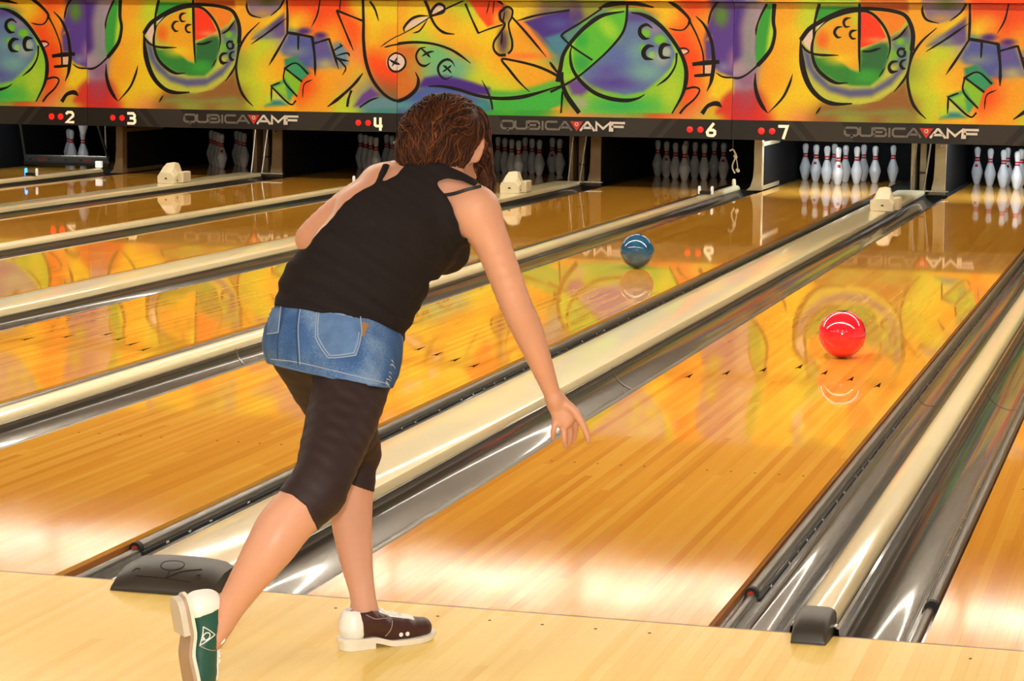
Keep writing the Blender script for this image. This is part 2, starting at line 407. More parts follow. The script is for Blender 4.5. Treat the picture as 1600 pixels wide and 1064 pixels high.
# ------------------------------------------------------------------ lamps on the ceiling (out of frame: their light and their reflections are in it)
def ceiling_lamp(x, y, lx, ly, mat, label, z=ZC):
    e = empty('ceiling_lamp', (x, y, z)); tag(e, label, 'ceiling lamp', 'ceiling lamps')
    MB().box(-lx/2-.01, lx/2+.01, -ly/2-.03, ly/2+.03, -.06, -.0005).build('housing', M['white_metal'], e)
    MB().box(-lx/2, lx/2, -ly/2, ly/2, -.075, -.061).build('diffuser', M[mat], e)
NTH = ('first', 'second', 'third', 'fourth', 'fifth')
for i, L in enumerate(range(1, 10)):
    ceiling_lamp(CAPX[L], 14.1, 1.60, .16, 'lamp_lane', 'ceiling tube lamp right of %s' % REF[L])
for i, x in enumerate((-8.4, -5.0, -1.6, 1.8, 5.2)):
    ceiling_lamp(x, -3.0, 1.2, .6, 'lamp_appr', 'square ceiling lamp over the approach, %s from the left wall' % NTH[i])
    ceiling_lamp(x, -7.0, 1.2, .6, 'lamp_appr', 'square ceiling lamp behind the approach, %s from the left wall' % NTH[i])
    ceiling_lamp(x, 3.4, 3.34, .11, 'lamp_mid', 'narrow ceiling lamp over the lanes, %s from the left wall' % NTH[i])
    ceiling_lamp(x, 8.2, 3.34, .11, 'lamp_mid', 'added narrow ceiling lamp halfway down the lanes, %s from the left wall' % NTH[i])  # unseen second row, added to brighten the lanes
# ------------------------------------------------------------------ masking units: printed mural panels above the pins
Z_STRIP0, Z_STRIP1, Z_TOP = .503, .690, 1.795
YEL=(244,216,40); LIM=(198,226,52); ORA=(246,176,40); RO=(252,78,24); RED=(226,46,40); GRN=(58,168,62); DGR=(46,112,66)
PUR=(76,44,146); BLU=(72,92,172); TEA=(56,148,150); LIL=(172,152,176); BRO=(150,102,52); WHI=(232,210,200); OLI=(150,160,62); AQU=(118,190,150)
PEA=(240,150,90); INK=(13,10,10); GRY=(138,150,150); MAG=(176,60,90)
def c1(x, y): return (130+x/5.912, y/5.912)
def c2(x, y): return (360+x/5.6, y/5.6)
def c3(x, y): return (610+x/5.6, y/5.6)
def c4(x, y): return (860+x/5.32, y/5.32)
def E(c, x, y, rx, ry, col, soft=1.0, rot=0): u, v = c(x, y); k = 5.6; return ('e', u, v, rx/k, ry/k, col, soft, rot)
def G(c, pts, col, soft=2.0): return ('p', [c(*q) for q in pts], col, soft)
def S(c, pts, w, taper='both'): return ([c(*q) for q in pts], w/5.6, taper)

# panel B (between the seams left of 3 and right of 4)
B_BASE = [(130,0,BLU),(138,60,PUR),(140,100,LIL),(150,150,MAG),(140,165,RED),(170,165,RED),(195,20,ORA),(205,60,ORA),(200,110,ORA),(215,50,YEL),(225,90,YEL),(222,120,YEL),(205,150,YEL),(240,30,LIM),(235,140,YEL),(225,165,PEA),
  (255,165,BRO),(300,160,OLI),(330,150,BRO),(370,150,BRO),(360,170,OLI),(372,20,ORA),(380,60,ORA),(395,30,ORA),(376,100,OLI),(420,20,YEL),(400,90,LIM),(385,120,LIM),(400,150,LIM),(412,110,YEL),(415,70,LIM),(440,150,YEL),
  (425,100,ORA),(430,160,ORA),(450,60,LIL),(455,90,ORA),(470,20,RO),(470,40,ORA),(500,30,RO),(520,20,RO),(530,60,ORA),(520,45,ORA),(545,40,RO),(550,60,RO),(552,85,PEA),(535,110,ORA),(500,120,ORA),(510,140,ORA),(490,160,ORA),(475,140,RO),(480,125,RO),
  (545,110,ORA),(550,130,PEA),(560,125,LIM),(545,160,LIM),(575,140,GRY),(570,150,GRY),(570,20,YEL),(580,60,YEL),(600,20,YEL),(610,60,ORA),(600,75,ORA),(590,90,RO),(595,110,RO),(610,120,RO),(600,140,BRO),(615,150,BRO),(585,165,TEA),(615,172,TEA)]
B_PAINT = [
 G(c1,[(0,0),(285,0),(240,100),(212,200),(205,280),(205,420),(225,520),(150,590),(80,625),(0,615)],LIL,2), G(c1,[(0,0),(130,0),(90,200),(110,450),(40,520),(0,500)],PUR,9), E(c1,150,330,30,190,GRY,14), E(c1,170,500,60,60,GRY,10), E(c1,60,560,70,40,LIL,12),
 G(c1,[(285,0),(345,0),(340,150),(350,250),(330,370),(285,440),(222,510),(205,430),(210,250),(240,110)],GRN,1.5), G(c1,[(330,0),(345,0),(348,250),(330,360),(290,430),(300,300)],LIM,4),
 G(c1,[(0,640),(40,670),(40,760),(0,820)],YEL,5), G(c1,[(60,640),(210,570),(215,700),(120,720)],(150,110,150),8),
 # the bowl with two faces
 G(c1,[(560,300),(620,220),(700,160),(800,100),(900,60),(1020,44),(1150,47),(1270,62),(1370,97),(1420,170),(1443,270),(1438,400),(1415,560),(1330,720),(1200,830),(1040,860),(850,852),(750,815),(660,725),(600,600),(570,450)],(196,205,80),1.2),
 G(c1,[(570,370),(640,430),(680,560),(800,690),(960,730),(1150,720),(1290,620),(1380,480),(1390,560),(1290,690),(1130,790),(960,800),(800,750),(680,650),(610,540)],(92,98,150),5),
 G(c1,[(660,430),(700,460),(860,450),(960,560),(1030,590),(1040,400),(1200,330),(1265,380),(1250,470),(1220,600),(1120,700),(980,700),(850,665),(750,600),(680,520)],(52,140,58),3),
 G(c1,[(1045,420),(1190,330),(1250,330),(1255,470),(1215,570),(1100,560),(1045,560)],DGR,5), E(c1,1090,620,80,50,GRN,8),
 G(c1,[(690,250),(760,170),(880,100),(1010,70),(1022,400),(1020,570),(950,540),(850,470),(780,400),(700,350)],(240,176,36),3), E(c1,730,310,40,60,(240,110,30),8), E(c1,880,470,90,40,YEL,9), E(c1,990,130,30,60,LIM,8),
 G(c1,[(1025,70),(1090,80),(1170,150),(1235,285),(1150,335),(1030,378)],(252,62,30),1), E(c1,1160,310,60,20,PEA,6),
 G(c1,[(1110,62),(1290,72),(1390,130),(1350,215),(1265,268),(1215,160)],(244,140,36),1.5), G(c1,[(1270,290),(1350,250),(1410,190),(1425,290),(1300,330)],(88,70,120),6), G(c1,[(1280,330),(1430,260),(1435,380),(1410,530),(1280,520)],(96,128,140),6),
 E(c1,1345,320,30,30,(120,200,50),4), E(c1,1300,440,25,40,(120,200,50),4), E(c1,1400,380,15,30,(120,200,50),4),
 G(c1,[(575,300),(655,200),(650,402),(600,365)],WHI,.8), G(c1,[(682,190),(780,130),(690,222)],WHI,.8),
 G(c1,[(700,20),(800,20),(1000,20),(1000,35),(880,60),(690,150),(675,110)],GRN,2), G(c1,[(1030,0),(1400,0),(1400,70),(1250,42),(1030,30)],(200,90,30),3),
 G(c1,[(740,870),(900,885),(1100,880),(1300,770),(1400,650),(1420,760),(1460,860),(1478,945),(720,940)],BRO,6), G(c1,[(760,920),(900,900),(1100,930),(1400,900),(1470,945),(740,945)],(130,160,80),8),
 # the striped ball with legs
 G(c2,[(140,0),(480,0),(440,60),(360,130),(270,158),(180,120)],(140,120,150),2), E(c2,330,20,60,25,(90,110,60),6), E(c2,280,120,60,25,(200,160,90),8),
 G(c2,[(190,340),(470,115),(495,160),(495,290),(440,330),(300,330)],(88,76,140),4), E(c2,330,300,90,40,GRY,9), E(c2,430,260,60,40,(110,90,160),8),
 G(c2,[(500,290),(720,325),(850,345),(940,590),(860,580),(740,600),(640,590),(560,500),(470,480),(440,440)],(84,98,176),5), E(c2,560,450,80,30,GRY,9), E(c2,830,560,70,40,(190,180,130),10), E(c2,790,420,40,60,(110,90,170),8), E(c2,640,270,60,30,PUR,4), E(c2,790,310,50,25,PUR,4), E(c2,540,260,30,15,TEA,4), E(c2,490,180,14,110,(240,190,40),3), E(c2,600,160,90,60,ORA,12), E(c2,560,210,40,40,YEL,9),
 G(c2,[(470,520),(560,490),(640,560),(700,640),(640,680),(575,560),(480,590)],(48,146,110),3), G(c2,[(575,555),(680,640),(620,710),(480,600)],(54,160,110),2), G(c2,[(480,610),(620,712),(585,840),(470,710)],(140,205,50),1.5), G(c2,[(350,745),(480,690),(560,810),(520,890),(370,770)],(70,170,110),2.5), G(c2,[(370,770),(480,720),(500,860)],(150,210,60),3), G(c2,[(365,790),(510,905),(360,920)],(190,215,110),2), G(c2,[(310,880),(440,880),(500,920),(300,930)],(50,140,150),4), G(c2,[(300,860),(350,800),(360,900),(290,920)],LIM,4),
 G(c2,[(900,380),(960,370),(1020,450),(1030,560),(960,600),(910,480)],(110,150,180),5),
 G(c2,[(1080,930),(1150,830),(1230,770),(1300,830),(1210,880),(1130,930)],(104,70,160),4), G(c2,[(1140,930),(1230,870),(1330,850),(1512,890),(1512,950),(1140,950)],(100,150,168),4),
 E(c2,1430,545,66,72,(235,215,210),.6),
]
B_STROKES = [S(c1,[(285,0),(240,100),(210,200),(205,270)],13,'end'),S(c1,[(343,0),(340,150),(355,250),(335,370),(290,450),(225,530)],23,'none'),S(c1,[(235,520),(150,600),(80,635),(0,625)],13,'end'),
 S(c1,[(212,590),(215,700),(240,800),(280,880),(320,935)],22),S(c1,[(507,600),(480,700),(430,810),(325,935)],14),S(c1,[(560,290),(570,450),(600,600),(660,730),(750,820),(850,855),(985,853)],30),
 S(c1,[(560,310),(620,220),(700,160),(800,100),(900,58),(1020,42),(1150,45),(1270,60),(1370,95),(1420,170),(1445,270),(1440,400)],24,'none'),S(c1,[(1440,380),(1420,540),(1390,640),(1310,755)],13,'end'),
 S(c1,[(680,230),(655,330),(655,430),(690,540),(760,620),(850,675),(945,675)],20),S(c1,[(670,250),(760,150),(880,90),(1000,62),(1100,75),(1190,160),(1250,270),(1268,380),(1250,470)],15),S(c1,[(1235,540),(1185,630)],8),
 S(c1,[(1015,0),(1020,200),(1025,400),(1036,585)],17,'end'),S(c1,[(700,0),(680,80),(665,180),(660,330)],17,'end'),S(c1,[(562,335),(610,400),(700,435),(865,440)],15),S(c1,[(1045,405),(1110,405),(1195,378)],15),S(c1,[(1275,315),(1340,275),(1405,185)],13),
 S(c1,[(888,195),(845,205),(825,245),(850,285),(882,285)],16),S(c1,[(953,120),(910,130),(895,160),(910,195),(948,195)],16),S(c1,[(1003,225),(960,235),(948,265),(965,295),(998,298)],16),
 S(c1,[(1385,390),(1345,385),(1328,418),(1350,450),(1382,440),(1385,400)],15,'none'),S(c1,[(1335,490),(1285,500),(1265,540),(1285,580),(1335,575)],20),S(c1,[(1398,475),(1365,490),(1355,520),(1372,550),(1398,552)],18),S(c1,[(700,945),(740,880)],11),
 S(c2,[(145,10),(145,70),(180,130),(270,158)],14),S(c2,[(470,0),(430,70),(350,140)],12,'end'),S(c2,[(0,80),(50,130),(80,250),(85,330)],14),S(c2,[(255,195),(150,300),(85,410),(55,540),(55,650),(90,790),(140,870),(200,930)],17),
 S(c2,[(180,388),(320,290),(490,160)],13),S(c2,[(495,0),(500,150),(498,290)],15,'none'),S(c2,[(335,575),(410,450),(500,290)],14,'start'),S(c2,[(498,285),(600,302),(718,325)],18,'none'),S(c2,[(595,310),(593,440)],14,'end'),S(c2,[(716,320),(738,500),(742,665)],18,'end'),S(c2,[(735,380),(862,340)],13,'none'),S(c2,[(862,335),(900,450),(948,605)],16,'end'),
 S(c2,[(785,0),(760,130),(708,240)],10,'end'),S(c2,[(965,0),(955,100)],8,'end'),S(c2,[(928,90),(1040,135),(1165,185)],13,'none'),S(c2,[(930,90),(1000,260),(1078,445)],13,'end'),
 S(c2,[(900,445),(940,420),(985,395)],12),S(c2,[(915,490),(1020,465),(1045,495)],12),S(c2,[(920,500),(960,520),(1040,535)],14,'end'),S(c2,[(935,510),(985,560),(1010,600),(980,660)],11,'end'),S(c2,[(955,380),(985,410)],9),
 S(c2,[(470,600),(575,553),(682,648)],12,'none'),S(c2,[(480,598),(628,715)],13,'none'),S(c2,[(475,600),(472,712),(585,845)],12,'none'),S(c2,[(352,755),(435,722)],11,'none'),S(c2,[(360,755),(358,890)],11,'end'),S(c2,[(362,762),(520,910),(575,880)],12,'none'),S(c2,[(720,695),(645,740),(632,855)],9,'both'),
 S(c2,[(1160,640),(1080,740),(960,850),(850,935)],20,'both'),S(c2,[(1060,790),(1035,860),(1022,935)],16,'none'),S(c2,[(1300,852),(1220,880),(1130,940)],12,'start'),
 S(c2,[(1160,0),(1165,200),(1165,350),(1185,530),(1240,690),(1330,810),(1420,872),(1512,888)],20,'none'),S(c2,[(1220,10),(1265,80),(1298,185)],13,'end'),S(c2,[(1310,412),(1400,350),(1512,285)],7,'start'),S(c2,[(1345,415),(1420,395),(1512,383)],11,'start'),
 S(c2,[(1512,470),(1440,465),(1385,510),(1385,580),(1430,625),(1512,620)],12,'none'),S(c2,[(1390,520),(1440,550),(1500,560)],16),S(c2,[(1470,490),(1440,540),(1412,585)],10)]
# panel A (between the seams right of 4 and right of 6)
A_BASE = [(620,20,ORA),(630,50,ORA),(620,75,ORA),(625,110,RO),(630,130,(200,110,40)),(640,90,(210,150,60)),(650,30,YEL),(660,60,LIM),(680,50,YEL),(650,70,LIM),(700,30,ORA),(690,60,ORA),(720,50,YEL),(720,75,ORA),(740,80,ORA),(745,60,YEL),(760,60,YEL),(715,15,LIM),
  (655,80,AQU),(680,85,AQU),(690,105,AQU),(720,105,AQU),(665,105,(150,190,100)),(645,150,(170,140,60)),(670,150,BLU),(640,165,BLU),(660,170,TEA),(700,140,BLU),(730,150,BLU),(735,175,TEA),(745,120,LIM),(755,100,YEL),(750,140,LIM),(780,100,ORA),(790,120,YEL),(800,140,LIM),(775,145,LIM),
  (770,170,GRN),(820,165,GRN),(860,160,GRN),(805,60,ORA),(830,80,ORA),(830,60,ORA),(845,90,YEL),(850,110,ORA),(860,120,ORA),(830,125,ORA),(810,120,ORA),(800,20,YEL),(830,20,YEL),(850,30,PUR),(880,30,PUR),(860,50,BLU),(850,50,PUR),(875,70,TEA),(865,90,TEA),
  (880,150,GRN),(880,175,ORA),(900,175,PEA),(870,15,OLI),(940,12,OLI),(1020,15,ORA),(1040,25,YEL),(1055,30,YEL),(1030,30,YEL),(1060,45,RO),(1050,60,RO),(1070,80,RO),(1075,110,RO),(1068,130,RO),(1085,60,RO),(1075,20,RO),(1090,40,ORA),(1095,60,ORA),(1090,120,RO),(1085,150,RO),(1100,145,PEA),(1095,170,PEA),(1105,120,YEL),(1120,130,YEL),(1115,160,YEL),(1135,170,RED),(1145,150,MAG),(1110,180,LIM),(1140,130,YEL),(1145,20,PUR)]
A_PAINT = [G(c3,[(0,690),(0,440),(60,400),(230,400),(250,620),(235,760),(150,850),(60,875),(0,860)],(214,120,44),7),E(c3,0,450,40,60,RO,10),E(c3,210,600,50,90,(196,150,60),10),
 G(c3,[(250,760),(300,680),(420,655),(560,680),(720,720),(870,770),(880,840),(700,820),(500,770),(330,760)],(74,44,150),4), E(c3,520,580,140,60,AQU,14),E(c3,400,470,90,50,(110,200,130),12),
 G(c3,[(250,780),(340,770),(560,800),(760,850),(850,880),(880,960),(0,960),(0,900),(150,870)],(74,104,184),6), E(c3,80,920,120,30,(90,170,170),8), E(c3,800,920,70,40,TEA,8),
 G(c3,[(685,0),(960,0),(1000,40),(960,200),(850,235),(780,150)],(250,80,28),2.5), E(c3,930,170,30,60,ORA,6),
 G(c3,[(1160,190),(1568,85),(1568,260),(1500,300),(1530,400),(1490,500),(1400,400),(1300,290)],(74,52,150),2.5), G(c3,[(1350,330),(1568,260),(1500,320),(1560,390),(1490,520),(1420,440)],(76,140,170),5), E(c3,1470,210,80,40,(84,90,176),9),
 G(c3,[(1075,170),(1170,190),(1380,450),(1400,520),(1330,470)],(250,150,50),3), E(c3,1200,490,170,24,(248,130,60),6),
 G(c3,[(870,790),(1100,800),(1250,760),(1480,690),(1490,760),(1200,840),(1000,860),(880,850)],(90,190,70),5), G(c3,[(890,880),(1000,880),(1250,840),(1500,760),(1495,930),(1400,965),(900,965)],(66,190,74),2), G(c3,[(1400,955),(1490,920),(1490,965)],ORA,3),
 G(c3,[(120,270),(180,180),(330,145),(300,190),(180,240)],WHI,.8),G(c3,[(360,125),(400,50),(460,45),(470,80)],WHI,.8),G(c3,[(180,290),(320,180),(280,250),(220,290)],(240,190,60),1),
 E(c3,1015,130,50,75,(180,150,70),2),E(c3,1000,370,80,105,(190,180,70),2),E(c3,1000,110,28,50,(130,100,90),4),E(c3,985,360,40,100,(90,60,90),6),
 E(c3,55,545,72,72,(235,215,210),.6),
 # the big ball
 G(c4,[(95,690),(80,560),(110,440),(180,330),(300,210),(450,100),(620,60),(760,70),(860,130),(960,230),(1060,360),(1115,520),(1125,680),(1080,830),(1000,940),(230,940),(150,830)],(150,214,56),1.2),
 E(c4,600,880,330,80,(60,190,90),14), E(c4,1000,760,80,150,(178,222,60),12), G(c4,[(130,690),(230,650),(330,740),(260,800),(180,790)],(110,80,160),6), E(c4,250,860,60,50,(170,180,150),10),
 G(c4,[(640,95),(760,110),(880,190),(990,310),(1040,450),(1000,560),(900,660),(780,760),(620,790),(450,750),(320,690),(245,630),(350,540),(500,400),(620,240)],(98,128,182),3), E(c4,520,690,180,50,(86,66,168),12), E(c4,720,140,110,40,(90,70,160),10), E(c4,560,500,90,90,(92,116,190),14), E(c4,720,430,80,80,(110,160,180),14), E(c4,800,600,120,70,(120,180,180),14), E(c4,920,480,70,60,(160,184,180),10), E(c4,470,590,90,50,(96,90,180),12), E(c4,860,240,60,40,(150,140,180),10),
 G(c4,[(190,400),(230,300),(350,190),(500,110),(630,95),(620,230),(520,380),(370,530),(230,620),(190,540)],(92,200,60),2.5), E(c4,260,330,50,60,(56,180,70),9), E(c4,260,520,60,60,(56,170,80),10), E(c4,480,230,60,110,(160,224,60),10,-40),
 G(c4,[(110,280),(250,200),(440,80),(500,80),(330,190),(200,320),(150,350)],(90,150,140),3), E(c4,300,190,60,20,(110,190,60),6),
 G(c4,[(125,620),(110,500),(170,400),(180,500),(215,610)],(130,210,60),2),
 E(c4,910,330,55,40,(120,205,50),4),E(c4,790,280,40,40,(120,205,50),4),E(c4,770,400,30,30,(120,205,50),5),E(c4,840,460,30,35,(150,210,120),3),E(c4,960,430,40,40,(170,190,180),3),
 G(c4,[(1075,415),(1140,415),(1140,440),(1095,455)],WHI,1),G(c4,[(1280,545),(1340,545),(1340,610),(1280,605)],(236,200,180),.8),
 G(c4,[(1280,330),(1310,200),(1370,60),(1400,0),(1600,0),(1600,640),(1500,640),(1410,600),(1360,560),(1340,300)],(92,64,160),4), E(c4,1420,130,60,90,(90,140,60),9), E(c4,1440,560,50,40,(130,130,180),8), E(c4,1540,500,60,90,(160,120,170),10), G(c4,[(1280,340),(1350,320),(1360,500),(1290,500)],(90,70,150),4),
 G(c4,[(1370,620),(1500,650),(1540,700),(1400,820),(1320,800)],YEL,6), G(c4,[(1380,930),(1450,820),(1540,740),(1600,720),(1600,945),(1380,945)],(220,60,44),6)]
A_STROKES = [S(c3,[(0,400),(100,378),(230,370),(380,385),(520,430),(620,490),(703,555)],17,'end'),S(c3,[(0,355),(60,320),(200,245),(345,150)],7,'none'),S(c3,[(345,150),(480,80),(650,0)],10,'none'),
 S(c3,[(125,285),(120,240),(180,170),(250,140),(345,140)],15),S(c3,[(195,290),(260,265),(330,160)],10),S(c3,[(345,145),(370,80),(420,35),(470,55),(465,105),(400,128),(350,140)],16,'none'),S(c3,[(300,0),(335,80),(355,150),(400,230),(470,285),(562,300)],18,'end'),
 S(c3,[(655,30),(710,160),(770,290)],13,'none'),S(c3,[(765,292),(860,255),(985,215)],10,'none'),S(c3,[(870,0),(840,130)],7,'end'),S(c3,[(910,0),(895,130)],7,'end'),S(c3,[(930,0),(990,40)],15),
 S(c3,[(1000,75),(960,110),(965,170),(1000,215),(960,290),(910,360),(905,430),(950,480),(1010,480)],16,'none'),S(c3,[(985,75),(1030,60),(1068,90),(1062,150),(1035,210),(1045,280),(1065,360),(1062,430),(1030,470)],13,'none'),S(c3,[(1000,100),(985,200)],10),S(c3,[(980,270),(970,400)],12),
 S(c3,[(1065,150),(1200,300),(1366,500)],14,'end'),S(c3,[(1390,540),(1475,655)],15),S(c3,[(1105,183),(1300,130),(1568,90)],13,'start'),
 S(c3,[(1220,805),(1130,720),(1040,610),(975,520),(1080,530),(1250,570),(1380,620),(1490,680)],16,'start'),
 S(c3,[(330,755),(450,755),(600,785),(740,830),(870,855),(1000,862),(1150,848),(1300,810),(1500,745)],22,'both'),S(c3,[(800,700),(850,800),(880,880),(895,960)],12,'start'),
 S(c3,[(220,630),(245,700),(225,780),(150,850),(60,885),(0,870)],22,'start'),
 S(c3,[(0,620),(70,625),(125,580),(130,520),(90,475),(30,465)],12,'none'),S(c3,[(0,530),(40,548),(85,565)],16),S(c3,[(65,495),(40,540),(10,585)],10),
 S(c3,[(310,412),(255,430),(225,490),(250,555),(300,577),(350,550)],15),S(c3,[(265,420),(310,460),(352,505)],14),S(c3,[(385,448),(330,460),(272,495)],13),
 S(c3,[(565,585),(540,540),(500,520),(450,540),(418,590),(430,650),(480,692),(545,665)],15),S(c3,[(460,570),(500,600),(535,640)],14),S(c3,[(535,570),(500,600),(455,630)],12),
 S(c4,[(60,680),(85,560),(110,450),(180,340),(290,225),(430,130),(615,95)],26,'end'),S(c4,[(90,600),(100,690),(140,800),(240,940)],28,'none'),S(c4,[(180,380),(165,450),(180,560),(240,660),(350,760),(480,815),(620,835),(720,820),(785,785)],22),
 S(c4,[(430,70),(250,190),(105,280),(110,320),(200,400),(350,500)],13,'none'),S(c4,[(400,70),(480,40),(600,25),(740,35),(860,62)],26,'both'),S(c4,[(640,30),(630,180),(590,290),(480,420),(350,540),(240,630),(130,700),(0,765)],14,'none'),
 S(c4,[(670,105),(760,120),(860,170),(960,260),(1060,400),(1115,520),(1130,640),(1100,780),(1010,945)],26,'both'),S(c4,[(1050,440),(1040,540),(980,640),(885,715)],13,'end'),
 S(c4,[(850,235),(800,205),(750,230),(745,280),(780,318),(825,320)],22),S(c4,[(865,385),(810,385),(775,430),(790,480),(855,495)],26),S(c4,[(1000,375),(940,375),(915,420),(930,475),(1000,478)],26),
 S(c4,[(960,0),(1060,60),(1150,150),(1155,200)],20,'start'),S(c4,[(1155,195),(1110,245),(1050,250),(985,235)],10,'end'),S(c4,[(1160,180),(1220,300),(1265,430),(1275,540),(1275,620)],11,'none'),
 S(c4,[(1210,135),(1280,210),(1335,330),(1355,460),(1355,560),(1335,680),(1300,760)],22),S(c4,[(1180,535),(1290,522),(1405,515)],26,'none'),S(c4,[(1195,630),(1350,620)],18,'none'),S(c4,[(1060,405),(1120,402),(1150,430),(1090,465)],9,'end'),
 S(c4,[(1400,0),(1340,90),(1310,200)],15,'end'),S(c4,[(1120,740),(1200,725),(1240,750),(1200,820),(1120,890),(1075,945)],12,'none'),S(c4,[(1260,945),(1310,880),(1380,860),(1425,890)],26,'end'),S(c4,[(1370,600),(1440,640),(1550,645)],10,'start'),
 S(c4,[(0,520),(60,600)],13,'none'),S(c4,[(100,760),(95,850),(88,940)],12,'none')]

def poly_sd(poly, U, V):
    p = np.asarray(poly, float); n = len(p); d = np.full(U.shape, 1e9); s = np.ones(U.shape)
    for i in range(n):
        a = p[i]; b = p[i-1]; e = b-a; wx = U-a[0]; wy = V-a[1]
        t = np.clip((wx*e[0]+wy*e[1])/(e@e+1e-9), 0, 1)
        d = np.minimum(d, (wx-e[0]*t)**2+(wy-e[1]*t)**2)
        c = (V >= a[1]); c2_ = (V < b[1]); c3_ = (e[0]*wy > e[1]*wx)
        flip = (c & c2_ & c3_) | (~c & ~c2_ & ~c3_); s = np.where(flip, -s, s)
    return s*np.sqrt(d)
def paint(base, ops, U, V):
    acc = np.zeros(U.shape+(3,)); wt = np.zeros(U.shape)
    for u, v, col in base:
        w = np.exp(-((U-u)**2+(V-v)**2)/(2*13.0**2))+1e-9*np.exp(-((U-u)**2+(V-v)**2)/(2*90.0**2))
        acc += w[..., None]*np.asarray(col, float); wt += w
    C = acc/wt[..., None]
    for op in ops:
        if op[0] == 'p': sd = poly_sd(op[1], U, V); col, soft = op[2], op[3]
        else:
            _, u, v, rx, ry, col, soft, rot = op; a = math.radians(rot)
            x = (U-u)*math.cos(a)+(V-v)*math.sin(a); y = -(U-u)*math.sin(a)+(V-v)*math.cos(a)
            k = np.sqrt((x/rx)**2+(y/ry)**2); sd = (k-1)*min(rx, ry)
        al = np.clip(0.5-sd/(2*max(soft, .3)), 0, 1); al = al*al*(3-2*al)
        C = C*(1-al[..., None])+np.asarray(col, float)*al[..., None]
    # airbrush mottling
    rs = np.random.RandomState(3); g = rs.rand(*U.shape); g = (g+np.roll(g, 1, 0)+np.roll(g, 1, 1)+np.roll(np.roll(g, 1, 0), 1, 1))/4-.5
    return np.clip(C*(1+.07*g[..., None]), 0, 255)

m, nt, b = new_mat('mural_print')
at = nt.nodes.new('ShaderNodeVertexColor'); at.layer_name = 'print'; nt.links.new(at.outputs['Color'], b.inputs['Base Color'])
b.inputs['Roughness'].default_value = 0.45; b.inputs['Specular IOR Level'].default_value = 0.3
M['mural'] = m
M['ink'] = plain('mural_ink', INK, 0.5, spec=0.3)
M['strip'] = plain('strip_black', (17,15,13), 0.5)
M['strip_grey'] = plain('strip_grey', (44,40,36), 0.5)
M['logo_grey'] = plain('logo_grey', (112,108,102), 0.5)
M['logo_white'] = plain('logo_white', (225,220,208), 0.5)
M['digit'] = plain('digit_cream', (250,236,204), 0.4, emit=(250,232,196), emit_s=0.25)
M['led'] = plain('led_red', (230,30,28), 0.3, emit=(255,30,24), emit_s=0.3)
M['led_on'] = plain('led_red_lit', (255,20,16), 0.3, emit=(255,12,8), emit_s=2.2)

SEAM = {4: CAPX[4], 6: CAPX[6], 2: CAPX[2], 8: CAPX[8]}
def mural_xz(u, v):
    p = at_y(u, v, Y_MASK); return p[0], p[2]
def colour_grid(x0, x1, z0, z1, nx, nz, base, ops, z_src=lambda z: z):
    xs = np.linspace(x0, x1, nx+1); zs = np.linspace(z0, z1, nz+1)
    X, Z = np.meshgrid(xs, zs); Pp = np.stack([X, np.full_like(X, Y_MASK), z_src(Z)], -1)
    U, V = project(Pp); C = lin(paint(base, ops, U, V))
    verts = np.stack([X-x0, np.zeros_like(X), Z], -1).reshape(-1, 3)
    i = np.arange(nx*nz); r = i//nx; c = i % nx; a = r*(nx+1)+c
    faces = np.stack([a, a+1, a+nx+2, a+nx+1], -1)
    me = mesh_of('mural_print', verts, faces, M['mural'])
    ca = me.color_attributes.new('print', 'FLOAT_COLOR', 'POINT')
    ca.data.foreach_set('color', np.concatenate([C.reshape(-1, 3), np.ones((len(verts), 1))], 1).astype(np.float32).ravel())
    return me
def stroke_mesh(strokes, x0, zmin, zmax, wlim, flipz=None):
    mb = MB(); lay = 0
    for pts, w, tp in strokes:
        path = catmull([mural_xz(*q) for q in pts], 7)
        path = [p for p in path]; n = len(path); lay += 1; y = -.0012-.00002*(lay % 40)
        hw = w*.0066/2*1.45
        vs = []; keep = []
        for k, p in enumerate(path):
            t = path[min(k+1, n-1)]-path[max(k-1, 0)]; t = t/(np.linalg.norm(t)+1e-12); nn = np.array([-t[1], t[0]])
            f = k/(n-1); s = 1.0
            if tp in ('end', 'both'): s *= min(1, .25+3.4*(1-f))
            if tp in ('start', 'both'): s *= min(1, .25+3.4*f)
            s *= .93+.12*math.sin(7*f+lay)
            vs += [p+nn*hw*s, p-nn*hw*s]
        V3 = []
        for q in vs:
            V3.append((min(max(q[0]-x0, 0), wlim), y, min(max(q[1], zmin), zmax)))
        fs = []
        for k in range(n-1):
            q4 = [V3[i] for i in (2*k, 2*k+1, 2*k+3, 2*k+2)]
            if max(q[2] for q in q4)-min(q[2] for q in q4) < 1e-5 and q4[0][2] in (zmin, zmax): continue
            if max(q[0] for q in q4)-min(q[0] for q in q4) < 1e-5 and q4[0][0] in (0, wlim): continue
            fs.append((2*k, 2*k+1, 2*k+3, 2*k+2))
        mb.add(V3, fs)
    return mesh_of('line_art', mb.v, mb.f, M['ink'])
# a masking unit spans one pair of lanes
XA, XB = CAPX[4], CAPX[2]
GA = colour_grid(XA+.002, XA+PAIR-.002, Z_STRIP1, Z_TOP, 420, 138, A_BASE, A_PAINT)
GB = colour_grid(XB+.002, XB+PAIR-.002, Z_STRIP1, Z_TOP, 420, 138, B_BASE, B_PAINT)
SA = stroke_mesh(A_STROKES, XA+.002, Z_STRIP1, Z_TOP, PAIR-.004)
SB = stroke_mesh(B_STROKES, XB+.002, Z_STRIP1, Z_TOP, PAIR-.004)
